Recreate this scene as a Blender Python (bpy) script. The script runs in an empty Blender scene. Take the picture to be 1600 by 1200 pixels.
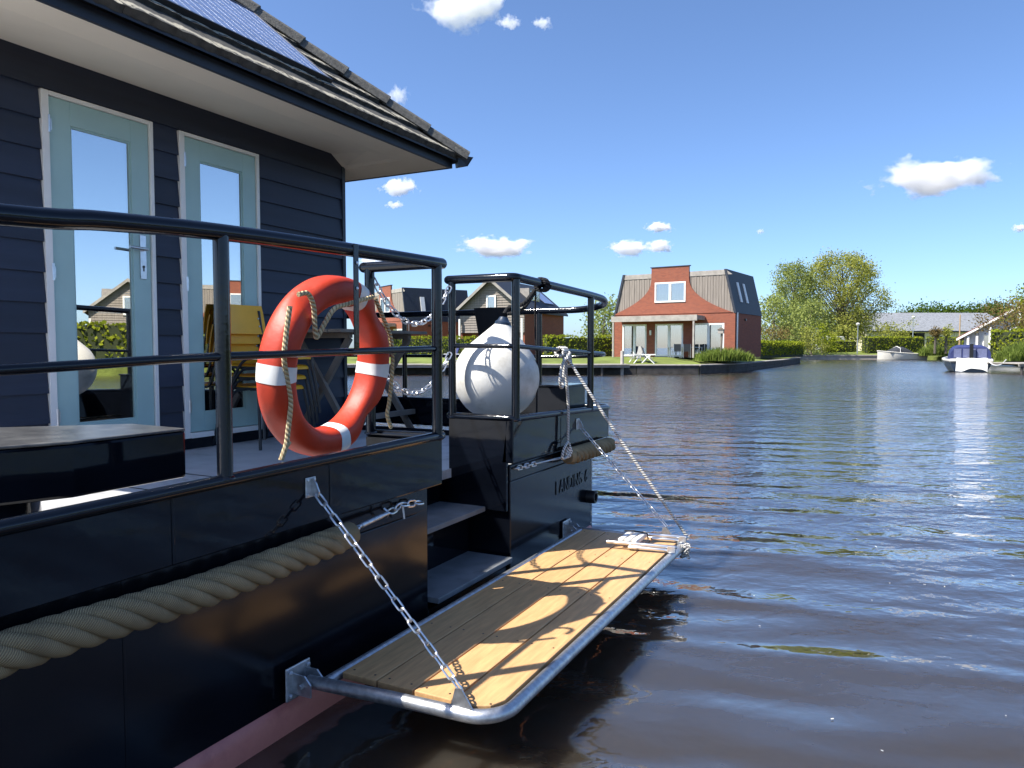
import bpy, bmesh, math, random
from mathutils import Vector, Matrix, noise
random.seed(7)
R = math.radians
S = bpy.context.scene
COL = S.collection

# ------------------------------------------------------------------ camera
F, HY, EYE = 1150.0, 543.0, 1.7            # focal length in photo pixels, horizon row, eye height over the water
YAW = math.atan(590 / F); PITCH = math.atan((600 - HY) / F)
CAM = Vector((2.29, 0, EYE))
cam = bpy.data.cameras.new('camera'); cam.sensor_width = 36; cam.lens = 36 * F / 1600
cam.clip_start = 0.05; cam.clip_end = 30000
co = bpy.data.objects.new('camera', cam); COL.objects.link(co)
co.location = CAM; co.rotation_euler = (math.pi / 2 - PITCH, 0, YAW); S.camera = co
FW0 = Vector((-math.sin(YAW), math.cos(YAW), 0)); RT = Vector((math.cos(YAW), math.sin(YAW), 0))
FW = FW0 * math.cos(PITCH) - Vector((0, 0, 1)) * math.sin(PITCH); UP = RT.cross(FW)

# ------------------------------------------------------------------ sky, sun, exposure
SUN_DIR = Vector((0.52, 0.56, -1.0)).normalized()      # the way the light travels
sun_el = math.asin(-SUN_DIR.z); sun_az = math.atan2(-SUN_DIR.x, -SUN_DIR.y)
w = bpy.data.worlds.new('World'); S.world = w; w.use_nodes = True
nt = w.node_tree; nt.nodes.clear()
sky = nt.nodes.new('ShaderNodeTexSky'); sky.sky_type = 'NISHITA'; sky.sun_disc = False
sky.sun_elevation = sun_el; sky.sun_rotation = sun_az
sky.altitude = 0; sky.air_density = 0.7; sky.dust_density = 0.9; sky.ozone_density = 7.0
bg = nt.nodes.new('ShaderNodeBackground'); bg.inputs['Strength'].default_value = 0.104
wo = nt.nodes.new('ShaderNodeOutputWorld')
nt.links.new(sky.outputs[0], bg.inputs[0]); nt.links.new(bg.outputs[0], wo.inputs[0])
sl = bpy.data.lights.new('sun', 'SUN'); sl.energy = 4.0; sl.angle = R(0.53); sl.color = (1, 0.955, 0.88)
so = bpy.data.objects.new('sun', sl); COL.objects.link(so); so.location = (-20, -30, 60)
so.rotation_euler = SUN_DIR.to_track_quat('-Z', 'Y').to_euler()
S.view_settings.view_transform = 'Standard'; S.view_settings.look = 'None'
S.view_settings.gamma = 1; S.view_settings.exposure = 1.25; S.view_settings.use_curve_mapping = False
S.render.engine = 'CYCLES'
cy = S.cycles
cy.use_denoising = True; cy.max_bounces = 18; cy.diffuse_bounces = 6; cy.glossy_bounces = 6; cy.transparent_max_bounces = 16; cy.volume_bounces = 16
cy.volume_step_rate = 0.6; cy.caustics_reflective = False; cy.caustics_refractive = False; cy.sample_clamp_indirect = 6

# ------------------------------------------------------------------ helpers
def ray(px, py): return FW + RT * ((px - 800) / F) - UP * ((py - 600) / F)
def onX(px, py, X): d = ray(px, py); return CAM + d * ((X - CAM.x) / d.x)
def onY(px, py, Y): d = ray(px, py); return CAM + d * ((Y - CAM.y) / d.y)
def onZ(px, py, Z): d = ray(px, py); return CAM + d * ((Z - CAM.z) / d.z)
def G(L, D, Z=0.0): p = CAM + FW0 * D + RT * L; return Vector((p.x, p.y, Z))       # surveyed spot: metres right of and ahead of the eye
def B(px, py, D):                                                                   # spot at forward distance D
    d = ray(px, py); return CAM + d * (D / d.dot(FW0))

OFF = {}
def set_thing(o, label, cat, group=None):
    o['label'] = label; o['category'] = cat
    if group: o['group'] = group
    return o
def thing(name, label, cat, loc=(0, 0, 0), rz=0, group=None, world=True):
    o = bpy.data.objects.new(name, None); COL.objects.link(o); o.empty_display_size = .2
    o.location = loc; o.rotation_euler = (0, 0, rz)
    OFF[o.name] = Vector(loc) if world else Vector((0, 0, 0))
    return set_thing(o, label, cat, group)
def top(o):
    while o.parent: o = o.parent
    return o

class MB:
    def __init__(s): s.v = []; s.f = []; s.uv = {}; s.mi = []
    def quad(s, *p):
        n = len(s.v); s.v += [Vector(q) for q in p]; s.f.append(tuple(range(n, n + len(p)))); return s
    def hexa(s, p):                      # 8 corners: bottom ring 0-3, top ring 4-7
        n = len(s.v); s.v += [Vector(q) for q in p]
        for f in ((3, 2, 1, 0), (4, 5, 6, 7), (0, 1, 5, 4), (1, 2, 6, 5), (2, 3, 7, 6), (3, 0, 4, 7)):
            s.f.append(tuple(n + i for i in f))
        return s
    def box(s, a, b):
        x0, y0, z0 = a; x1, y1, z1 = b
        x0, x1 = min(x0, x1), max(x0, x1); y0, y1 = min(y0, y1), max(y0, y1); z0, z1 = min(z0, z1), max(z0, z1)
        return s.hexa([(x0, y0, z0), (x1, y0, z0), (x1, y1, z0), (x0, y1, z0), (x0, y0, z1), (x1, y0, z1), (x1, y1, z1), (x0, y1, z1)])
    def prism(s, poly, vec):             # polygon (3D points) extruded along vec
        n = len(s.v); k = len(poly); vec = Vector(vec)
        s.v += [Vector(p) for p in poly] + [Vector(p) + vec for p in poly]
        s.f.append(tuple(n + i for i in range(k))[::-1]); s.f.append(tuple(n + k + i for i in range(k)))
        for i in range(k): j = (i + 1) % k; s.f.append((n + i, n + j, n + k + j, n + k + i))
        return s
    def tube(s, pts, r, n=12, cap=True, closed=False):
        pts = [Vector(p) for p in pts]; m = len(pts)
        rr = r if isinstance(r, (list, tuple)) else [r] * m
        T = []
        for i in range(m):
            a = pts[(i - 1) % m] if (closed or i > 0) else pts[i]; b = pts[(i + 1) % m] if (closed or i < m - 1) else pts[i]
            T.append((b - a).normalized())
        ref = Vector((0, 0, 1)) if abs(T[0].z) < .9 else Vector((1, 0, 0))
        N = (ref - T[0] * ref.dot(T[0])).normalized(); base = len(s.v); acc = 0; vs = []
        for i in range(m):
            if i: N = (N - T[i] * N.dot(T[i])).normalized(); acc += (pts[i] - pts[i - 1]).length
            Bn = T[i].cross(N); vs.append(acc)
            for j in range(n):
                a = 2 * math.pi * j / n; s.v.append(pts[i] + (N * math.cos(a) + Bn * math.sin(a)) * rr[i])
        for i in range(m if closed else m - 1):
            i2 = (i + 1) % m
            for j in range(n):
                j2 = (j + 1) % n; f = (base + i * n + j, base + i * n + j2, base + i2 * n + j2, base + i2 * n + j)
                v2 = vs[i2] if i2 else acc + .02
                s.uv[len(s.f)] = ((j / n, vs[i]), ((j + 1) / n, vs[i]), ((j + 1) / n, v2), (j / n, v2)); s.f.append(f)
        if cap and not closed:
            s.f.append(tuple(base + j for j in range(n))[::-1]); s.f.append(tuple(base + (m - 1) * n + j for j in range(n)))
        return s
    def round_tube(s, pts, r, n=12):     # tube with domed ends
        a, b = Vector(pts[0]), Vector(pts[-1]); d0 = (a - Vector(pts[1])).normalized(); d1 = (b - Vector(pts[-2])).normalized()
        P = [a + d0 * r * .98, a + d0 * r * .8, a + d0 * r * .45] + list(pts) + [b + d1 * r * .45, b + d1 * r * .8, b + d1 * r * .98]
        return s.tube(P, [r * .2, r * .6, r * .89] + [r] * len(pts) + [r * .89, r * .6, r * .2], n)
    def lathe(s, c, prof, n=24, axis=Vector((0, 0, 1))):
        c = Vector(c); q = Vector((0, 0, 1)).rotation_difference(Vector(axis)); b = len(s.v); m = len(prof)
        for r, z in prof:
            for j in range(n):
                a = 2 * math.pi * j / n; s.v.append(c + q @ Vector((r * math.cos(a), r * math.sin(a), z)))
        for i in range(m - 1):
            for j in range(n): j2 = (j + 1) % n; s.f.append((b + i * n + j, b + i * n + j2, b + (i + 1) * n + j2, b + (i + 1) * n + j))
        s.f.append(tuple(b + j for j in range(n))[::-1]); s.f.append(tuple(b + (m - 1) * n + j for j in range(n)))
        return s
    def mesh(s, name, off=Vector((0, 0, 0)), smooth=False):
        me = bpy.data.meshes.new(name); me.from_pydata([v - off for v in s.v], [], s.f)
        if s.uv:
            uvl = me.uv_layers.new(name='UVMap')
            for fi, uvs in s.uv.items():
                p = me.polygons[fi]
                for k, li in enumerate(p.loop_indices): uvl.data[li].uv = uvs[k]
        if smooth:
            me.polygons.foreach_set('use_smooth', [True] * len(me.polygons)); me.set_sharp_from_angle(angle=R(40))
        me.update(); return me
    def build(s, name, mat, parent=None, smooth=False, bevel=0, loc=None, fix=True):
        off = OFF.get(top(parent).name, Vector((0, 0, 0))) if parent else Vector(loc or (0, 0, 0))
        me = s.mesh(name, off, smooth)
        if fix:
            bm = bmesh.new(); bm.from_mesh(me); bmesh.ops.recalc_face_normals(bm, faces=bm.faces); bm.to_mesh(me); bm.free()
        o = bpy.data.objects.new(name, me); COL.objects.link(o)
        for m_ in (mat if isinstance(mat, (list, tuple)) else [mat]): me.materials.append(m_)
        if s.mi: me.polygons.foreach_set('material_index', s.mi)
        if parent: o.parent = parent
        else: o.location = off; OFF[o.name] = off
        if bevel:
            b = o.modifiers.new('bevel', 'BEVEL'); b.width = bevel; b.segments = 2; b.limit_method = 'ANGLE'; b.angle_limit = R(50)
            b.harden_normals = False
        return o
def copy_tree(o, parent=None):
    c = o.copy(); COL.objects.link(c); c.parent = parent
    for ch in list(o.children): copy_tree(ch, c)
    return c
def spline(P, k=8):
    P = [Vector(p) for p in P]; out = []
    for i in range(len(P) - 1):
        a = P[i - 1] if i else P[0] * 2 - P[1]; b = P[i]; c = P[i + 1]; d = P[i + 2] if i + 2 < len(P) else c * 2 - b
        for j in range(k):
            t = j / k
            out.append(.5 * ((2 * b) + (c - a) * t + (2 * a - 5 * b + 4 * c - d) * t * t + (3 * b - a - 3 * c + d) * t ** 3))
    return out + [P[-1]]

# ------------------------------------------------------------------ materials
def srgb(r, g, b):
    f = lambda c: (c / 255 / 12.92) if c <= 10 else ((c / 255 + .055) / 1.055) ** 2.4
    return (f(r), f(g), f(b))
def mat(name, col, rough=.5, metal=0, var=.12, vs=6, bump=0, bs=40, coat=0, col2=None, c2=(.55, .7), c2s=10, spec=.5, stretch=None, coatr=.05):
    m = bpy.data.materials.new(name); m.use_nodes = True; t = m.node_tree; p = t.nodes['Principled BSDF']; L = t.links
    tc = t.nodes.new('ShaderNodeTexCoord'); src = tc.outputs['Object']
    if stretch:
        mp = t.nodes.new('ShaderNodeMapping'); mp.inputs['Scale'].default_value = stretch; L.new(src, mp.inputs[0]); src = mp.outputs[0]
    n1 = t.nodes.new('ShaderNodeTexNoise'); n1.inputs['Scale'].default_value = vs; n1.inputs['Detail'].default_value = 6; L.new(src, n1.inputs['Vector'])
    rp = t.nodes.new('ShaderNodeValToRGB'); e = rp.color_ramp.elements
    e[0].position = .3; e[1].position = .7
    e[0].color = (*[c * (1 - var) for c in col], 1); e[1].color = (*[min(1, c * (1 + var)) for c in col], 1)
    L.new(n1.outputs['Fac'], rp.inputs[0]); out = rp.outputs[0]
    if col2:
        n2 = t.nodes.new('ShaderNodeTexNoise'); n2.inputs['Scale'].default_value = c2s; n2.inputs['Detail'].default_value = 8; n2.inputs['Roughness'].default_value = .65
        L.new(src, n2.inputs['Vector'])
        r2 = t.nodes.new('ShaderNodeValToRGB'); r2.color_ramp.elements[0].position = c2[0]; r2.color_ramp.elements[1].position = c2[1]; L.new(n2.outputs['Fac'], r2.inputs[0])
        mx = t.nodes.new('ShaderNodeMix'); mx.data_type = 'RGBA'; L.new(r2.outputs[0], mx.inputs[0]); L.new(out, mx.inputs[6]); mx.inputs[7].default_value = (*col2, 1); out = mx.outputs[2]
    L.new(out, p.inputs['Base Color'])
    p.inputs['Roughness'].default_value = rough; p.inputs['Metallic'].default_value = metal
    p.inputs['Specular IOR Level'].default_value = spec
    p.inputs['Coat Weight'].default_value = coat; p.inputs['Coat Roughness'].default_value = coatr
    if bump:
        n3 = t.nodes.new('ShaderNodeTexNoise'); n3.inputs['Scale'].default_value = bs; n3.inputs['Detail'].default_value = 4; L.new(src, n3.inputs['Vector'])
        bp = t.nodes.new('ShaderNodeBump'); bp.inputs['Strength'].default_value = 1; bp.inputs['Distance'].default_value = bump; L.new(n3.outputs['Fac'], bp.inputs['Height']); L.new(bp.outputs[0], p.inputs['Normal'])
    return m
def N(m, kind): return m.node_tree.nodes.new(kind)

m_hull = mat('black_hull_paint', (.0030, .0042, .0075), .06, var=.3, vs=3, bump=.0007, bs=7, col2=(.17, .16, .14), c2=(.735, .755), c2s=42, spec=.26)
m_side = mat('black_side_paint', (.0035, .0045, .0075), .17, var=.3, vs=3, bump=.0006, bs=7, col2=(.15, .14, .12), c2=(.735, .755), c2s=42, spec=.34)
m_rail = mat('black_rail_paint', (.0035, .005, .009), .11, var=.3, vs=9, bump=.0006, bs=45, col2=(.1, .1, .1), c2=(.74, .78), c2s=55, spec=.42)
m_boot = mat('pink_boot_paint', (.62, .22, .17), .38, var=.2, vs=5, bump=.0006, bs=30, col2=(.42, .13, .11), c2=(.45, .8), c2s=5)
m_deck = mat('grey_deck_paint', (.52, .52, .52), .55, var=.1, vs=4, bump=.001, bs=150, col2=(.23, .23, .23), c2=(.52, .75), c2s=3)
m_tread = mat('grey_tread_coating', (.17, .18, .19), .6, var=.2, vs=7, bump=.003, bs=260, col2=(.07, .07, .07), c2=(.6, .75), c2s=9)
m_board = mat('navy_board_paint', (.016, .023, .045), .55, var=.2, vs=4, bump=.0012, bs=25, stretch=(1, .15, 2.5))
m_fascia = mat('navy_fascia_paint', (.018, .025, .040), .5, var=.2, vs=5, bump=.0006, bs=40)
m_soffit = mat('cream_soffit_paint', (.86, .80, .67), .6, var=.04, vs=2)
m_white = mat('white_frame_paint', (.84, .82, .77), .42, var=.05, vs=6)
m_teal = mat('teal_door_paint', (.38, .555, .53), .4, var=.05, vs=4, bump=.0003, bs=30)
m_steel = mat('brushed_steel', (.62, .63, .65), .3, 1, var=.1, vs=20)
m_galv = mat('galvanised_steel', (.55, .56, .57), .42, .9, var=.22, vs=35, bump=.0008, bs=90)
m_chain = mat('chain_steel', (.72, .72, .72), .32, .9, var=.15, vs=60)
m_alu = mat('aluminium_tube', (.68, .69, .70), .33, 1, var=.12, vs=14)
m_orange = mat('orange_plastic', (.50, .036, .008), .52, var=.08, vs=5, bump=.0012, bs=40, col2=(.30, .024, .008), c2=(.52, .9), c2s=9)
m_band = mat('white_reflective_tape', (.72, .72, .69), .5, var=.06, vs=20, col2=(.2, .17, .15), c2=(.72, .76), c2s=40)
m_yellow = mat('yellow_seat_shell', (.92, .46, .015), .42, var=.06, vs=6)
m_black = mat('black_steel_tube', (.012, .013, .016), .38, var=.2)
m_knit = mat('black_knit', (.006, .006, .007), .9, bump=.004, bs=120)
m_wood = mat('weathered_grey_wood', (.20, .165, .13), .75, var=.25, vs=8, bump=.002, bs=50, stretch=(1, 1, .2))
m_wood_far = mat('silvered_cladding', (.25, .215, .18), .8, var=.25, vs=5, stretch=(3, 3, .15))
m_slate = mat('dark_slate_roof', (.022, .028, .04), .6, var=.25, vs=9)
m_quay = mat('dark_quay_timber', (.055, .05, .045), .8, var=.4, vs=3)
m_plank_far = mat('pale_jetty_boards', (.34, .31, .27), .8, var=.2, vs=3)
m_grass = mat('lawn_grass', (.14, .175, .03), .9, var=.35, vs=.8, bump=.05, bs=9)
m_stone = mat('paving', (.40, .36, .31), .85, var=.15, vs=2)
m_navyhull = mat('navy_gelcoat', (.012, .022, .045), .2, coat=.5)
m_gel = mat('cream_gelcoat', (.74, .70, .60), .3, var=.04, coat=.4)
m_canvas = mat('blue_canvas', (.022, .032, .12), .8, var=.15, vs=4, bump=.01, bs=5)
m_tarp = mat('white_tarpaulin', (.60, .60, .59), .7, var=.04, bump=.02, bs=3)
m_dgrey = mat('charcoal_fabric', (.03, .034, .042), .8)
m_tin = mat('pale_corrugated_sheet', (.21, .22, .235), .6, var=.2, vs=2, stretch=(1, 1, 1))
m_ochre = mat('beige_sheet', (.62, .55, .38), .7, var=.12, vs=3)
m_rub = mat('black_rubber', (.006, .006, .007), .5)
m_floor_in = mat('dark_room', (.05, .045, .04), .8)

def per_piece(m, lo, hi):
    t = m.node_tree; L = t.links; p = t.nodes['Principled BSDF']; old = p.inputs['Base Color'].links[0].from_socket
    oi = N(m, 'ShaderNodeObjectInfo'); mr = N(m, 'ShaderNodeMapRange'); mr.inputs[3].default_value = lo; mr.inputs[4].default_value = hi; L.new(oi.outputs['Random'], mr.inputs[0])
    vm = N(m, 'ShaderNodeVectorMath'); vm.operation = 'SCALE'; L.new(old, vm.inputs[0]); L.new(mr.outputs[0], vm.inputs['Scale']); L.new(vm.outputs[0], p.inputs['Base Color'])
per_piece(m_board, .75, 1.3)
def planks_mat():
    m = mat('oiled_hardwood', (.56, .33, .145), .5, var=.16, vs=5, stretch=(9, 1, 9), bump=.0015, bs=60, col2=(.45, .24, .10), c2=(.5, .8), c2s=4)
    return m
m_plank = planks_mat(); per_piece(m_plank, .88, 1.1)

def rope_mat(name, col, dark, scale, rough=.9, ang=1.0, dist=.003, sharp=.35):
    m = mat(name, col, rough, var=.32, vs=7); t = m.node_tree; L = t.links; p = t.nodes['Principled BSDF']
    uv = N(m, 'ShaderNodeUVMap'); sep = N(m, 'ShaderNodeSeparateXYZ'); L.new(uv.outputs[0], sep.inputs[0])
    a = N(m, 'ShaderNodeMath'); a.operation = 'MULTIPLY'; a.inputs[1].default_value = ang; L.new(sep.outputs[0], a.inputs[0])
    b = N(m, 'ShaderNodeMath'); b.operation = 'MULTIPLY_ADD'; b.inputs[1].default_value = scale; L.new(sep.outputs[1], b.inputs[0]); L.new(a.outputs[0], b.inputs[2])
    c = N(m, 'ShaderNodeMath'); c.operation = 'MULTIPLY'; c.inputs[1].default_value = 2 * math.pi; L.new(b.outputs[0], c.inputs[0])
    s = N(m, 'ShaderNodeMath'); s.operation = 'SINE'; L.new(c.outputs[0], s.inputs[0])
    bp = N(m, 'ShaderNodeBump'); bp.inputs['Distance'].default_value = dist; L.new(s.outputs[0], bp.inputs['Height']); L.new(bp.outputs[0], p.inputs['Normal'])
    old = p.inputs['Base Color'].links[0].from_socket
    mr = N(m, 'ShaderNodeMapRange'); mr.inputs[1].default_value = -1; mr.inputs[2].default_value = -1 + 2 * sharp; L.new(s.outputs[0], mr.inputs[0])
    mx = N(m, 'ShaderNodeMix'); mx.data_type = 'RGBA'; L.new(mr.outputs[0], mx.inputs[0]); mx.inputs[6].default_value = (*dark, 1); L.new(old, mx.inputs[7]); L.new(mx.outputs[2], p.inputs['Base Color'])
    return m
m_bigrope = rope_mat('sand_fender_rope', (.44, .325, .175), (.25, .175, .09), 150, ang=6.0, dist=.0022, sharp=.55)
m_hemp = rope_mat('hemp_line', (.64, .50, .28), (.30, .21, .11), 45, ang=2.0, dist=.003, sharp=.35)
m_mooring = rope_mat('white_braided_line', (.74, .72, .67), (.05, .05, .06), 48, ang=2.0, dist=.002, sharp=.45)
m_blackrope = rope_mat('black_line', (.012, .012, .014), (.004, .004, .005), 50, ang=2.0)

def buoy_mat():
    m = mat('white_buoy_vinyl', (.68, .665, .615), .42, var=.06, vs=3, bump=.001, bs=20, col2=(.36, .335, .28), c2=(.5, .8), c2s=4.5); return m
m_buoy = buoy_mat()
m_navycap = mat('navy_buoy_top', (.015, .03, .06), .4)

def glass_mat(name, refl, tint):
    m = bpy.data.materials.new(name); m.use_nodes = True; t = m.node_tree; t.nodes.clear(); L = t.links
    o = t.nodes.new('ShaderNodeOutputMaterial'); g = t.nodes.new('ShaderNodeBsdfGlossy'); g.inputs['Roughness'].default_value = .004; g.inputs['Color'].default_value = (1, .97, .92, 1)
    tr = t.nodes.new('ShaderNodeBsdfTransparent'); tr.inputs['Color'].default_value = (*tint, 1)
    mx = t.nodes.new('ShaderNodeMixShader'); mx.inputs[0].default_value = refl
    L.new(tr.outputs[0], mx.inputs[1]); L.new(g.outputs[0], mx.inputs[2]); L.new(mx.outputs[0], o.inputs[0]); return m
m_glass = glass_mat('coated_door_glass', .64, (.55, .6, .6))
m_winfar = glass_mat('window_glass', .35, (.6, .65, .68))
m_curtain = mat('white_net_curtain', (.62, .66, .70), .9, var=.12, vs=3, stretch=(6, 6, .3))
m_cell = mat('solar_cells', (.20, .24, .40), .28, var=.15, vs=3, coat=1, spec=.9)
m_cellline = mat('solar_busbars', (.42, .46, .56), .4, .3)

def brick_mat():
    m = mat('red_brick', (.36, .085, .05), .85, var=.1, vs=2); t = m.node_tree; L = t.links; p = t.nodes['Principled BSDF']
    tc = N(m, 'ShaderNodeTexCoord'); sp = N(m, 'ShaderNodeSeparateXYZ'); L.new(tc.outputs['Object'], sp.inputs[0])
    ad = N(m, 'ShaderNodeMath'); L.new(sp.outputs[0], ad.inputs[0]); L.new(sp.outputs[1], ad.inputs[1])
    cb = N(m, 'ShaderNodeCombineXYZ'); L.new(ad.outputs[0], cb.inputs[0]); L.new(sp.outputs[2], cb.inputs[1])
    br = N(m, 'ShaderNodeTexBrick'); br.inputs['Scale'].default_value = 1; br.inputs['Brick Width'].default_value = .22; br.inputs['Row Height'].default_value = .075; br.inputs['Mortar Size'].default_value = .008
    br.inputs['Color1'].default_value = (.30, .078, .036, 1); br.inputs['Color2'].default_value = (.22, .055, .028, 1); br.inputs['Mortar'].default_value = (.22, .115, .08, 1)
    L.new(cb.outputs[0], br.inputs['Vector']); L.new(br.outputs['Color'], p.inputs['Base Color']); return m
m_brick = brick_mat()

def leaf_mat(name, c1, c2, trans=.4):
    m = bpy.data.materials.new(name); m.use_nodes = True; t = m.node_tree; t.nodes.clear(); L = t.links
    o = t.nodes.new('ShaderNodeOutputMaterial'); d = t.nodes.new('ShaderNodeBsdfDiffuse'); tr = t.nodes.new('ShaderNodeBsdfTranslucent'); mx = t.nodes.new('ShaderNodeMixShader'); mx.inputs[0].default_value = trans
    tc = t.nodes.new('ShaderNodeTexCoord'); no = t.nodes.new('ShaderNodeTexNoise'); no.inputs['Scale'].default_value = .9; no.inputs['Detail'].default_value = 8; L.new(tc.outputs['Object'], no.inputs['Vector'])
    wn = t.nodes.new('ShaderNodeNewGeometry'); ri = wn.outputs['Random Per Island']
    ad = t.nodes.new('ShaderNodeMath'); ad.operation = 'MULTIPLY_ADD'; ad.inputs[1].default_value = .5; L.new(ri, ad.inputs[0]); 
    mm = t.nodes.new('ShaderNodeMath'); mm.operation = 'MULTIPLY'; mm.inputs[1].default_value = .5; L.new(no.outputs['Fac'], mm.inputs[0]); L.new(mm.outputs[0], ad.inputs[2])
    rp = t.nodes.new('ShaderNodeValToRGB'); rp.color_ramp.elements[0].position = .25; rp.color_ramp.elements[1].position = .75
    rp.color_ramp.elements[0].color = (*c1, 1); rp.color_ramp.elements[1].color = (*c2, 1); L.new(ad.outputs[0], rp.inputs[0])
    L.new(rp.outputs[0], d.inputs[0]); L.new(rp.outputs[0], tr.inputs[0]); L.new(d.outputs[0], mx.inputs[1]); L.new(tr.outputs[0], mx.inputs[2]); L.new(mx.outputs[0], o.inputs[0]); return m
m_leaf = leaf_mat('tree_leaves', (.19, .215, .04), (.42, .42, .10))
m_leaf2 = leaf_mat('silvery_leaves', (.18, .22, .06), (.36, .40, .12))
m_leaf3 = leaf_mat('dark_leaves', (.05, .095, .015), (.12, .18, .03))
m_hedge = leaf_mat('beech_hedge_leaves', (.15, .20, .016), (.38, .41, .04), .45)
m_reed = leaf_mat('reed_blades', (.12, .18, .03), (.27, .33, .08), .4)
m_rust = leaf_mat('russet_leaves', (.15, .11, .04), (.24, .18, .07), .35)
m_bark = mat('bark', (.10, .085, .065), .9, var=.3, vs=8, bump=.01, bs=20)

def tile_mat():
    m = mat('lichened_roof_tile', (.05, .047, .04), .9, var=.45, vs=12, bump=.005, bs=45); t = m.node_tree; L = t.links; p = t.nodes['Principled BSDF']
    old = p.inputs['Base Color'].links[0].from_socket; tc = N(m, 'ShaderNodeTexCoord'); sp = N(m, 'ShaderNodeSeparateXYZ'); L.new(tc.outputs['Object'], sp.inputs[0])
    oi = N(m, 'ShaderNodeObjectInfo'); va = N(m, 'ShaderNodeVectorMath'); L.new(tc.outputs['Object'], va.inputs[0]); L.new(oi.outputs['Location'], va.inputs[1])
    no = N(m, 'ShaderNodeTexNoise'); no.inputs['Scale'].default_value = 16; no.inputs['Detail'].default_value = 7; no.inputs['Roughness'].default_value = .6; L.new(va.outputs[0], no.inputs['Vector'])
    # crust grows on the upper face, from a ragged line behind the drip edge up to the lap
    a = N(m, 'ShaderNodeMath'); a.operation = 'MULTIPLY_ADD'; a.inputs[1].default_value = .26; a.inputs[2].default_value = -.122; L.new(no.outputs['Fac'], a.inputs[0])
    b = N(m, 'ShaderNodeMath'); b.operation = 'SUBTRACT'; L.new(a.outputs[0], b.inputs[0]); L.new(sp.outputs[0], b.inputs[1])
    mr = N(m, 'ShaderNodeMapRange'); mr.inputs[1].default_value = .008; mr.inputs[2].default_value = .02; L.new(b.outputs[0], mr.inputs[0])
    g = N(m, 'ShaderNodeNewGeometry'); sn = N(m, 'ShaderNodeSeparateXYZ'); L.new(g.outputs['True Normal'], sn.inputs[0])
    up = N(m, 'ShaderNodeMapRange'); up.inputs[1].default_value = .45; up.inputs[2].default_value = .6; L.new(sn.outputs[2], up.inputs[0])
    n2 = N(m, 'ShaderNodeTexNoise'); n2.inputs['Scale'].default_value = 22; n2.inputs['Detail'].default_value = 6; L.new(va.outputs[0], n2.inputs['Vector'])
    c = N(m, 'ShaderNodeMath'); c.operation = 'MULTIPLY_ADD'; c.inputs[1].default_value = .14; c.inputs[2].default_value = .028; L.new(n2.outputs['Fac'], c.inputs[0])
    d = N(m, 'ShaderNodeMath'); L.new(c.outputs[0], d.inputs[0]); L.new(sp.outputs[0], d.inputs[1])
    m2 = N(m, 'ShaderNodeMapRange'); m2.inputs[1].default_value = 0; m2.inputs[2].default_value = .025; L.new(d.outputs[0], m2.inputs[0])
    m3 = N(m, 'ShaderNodeMath'); m3.operation = 'MULTIPLY'; L.new(mr.outputs[0], m3.inputs[0]); L.new(m2.outputs[0], m3.inputs[1])
    mu = N(m, 'ShaderNodeMath'); mu.operation = 'MULTIPLY'; L.new(m3.outputs[0], mu.inputs[0]); L.new(up.outputs[0], mu.inputs[1])
    mx = N(m, 'ShaderNodeMix'); mx.data_type = 'RGBA'; L.new(mu.outputs[0], mx.inputs[0]); L.new(old, mx.inputs[6]); mx.inputs[7].default_value = (.40, .36, .27, 1); L.new(mx.outputs[2], p.inputs['Base Color']); return m
m_tile = tile_mat()
m_ridge = mat('grey_ridge_tile', (.095, .09, .078), .9, var=.35, vs=25, bump=.004, bs=60, col2=(.2, .19, .15), c2=(.55, .7), c2s=16)

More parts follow.
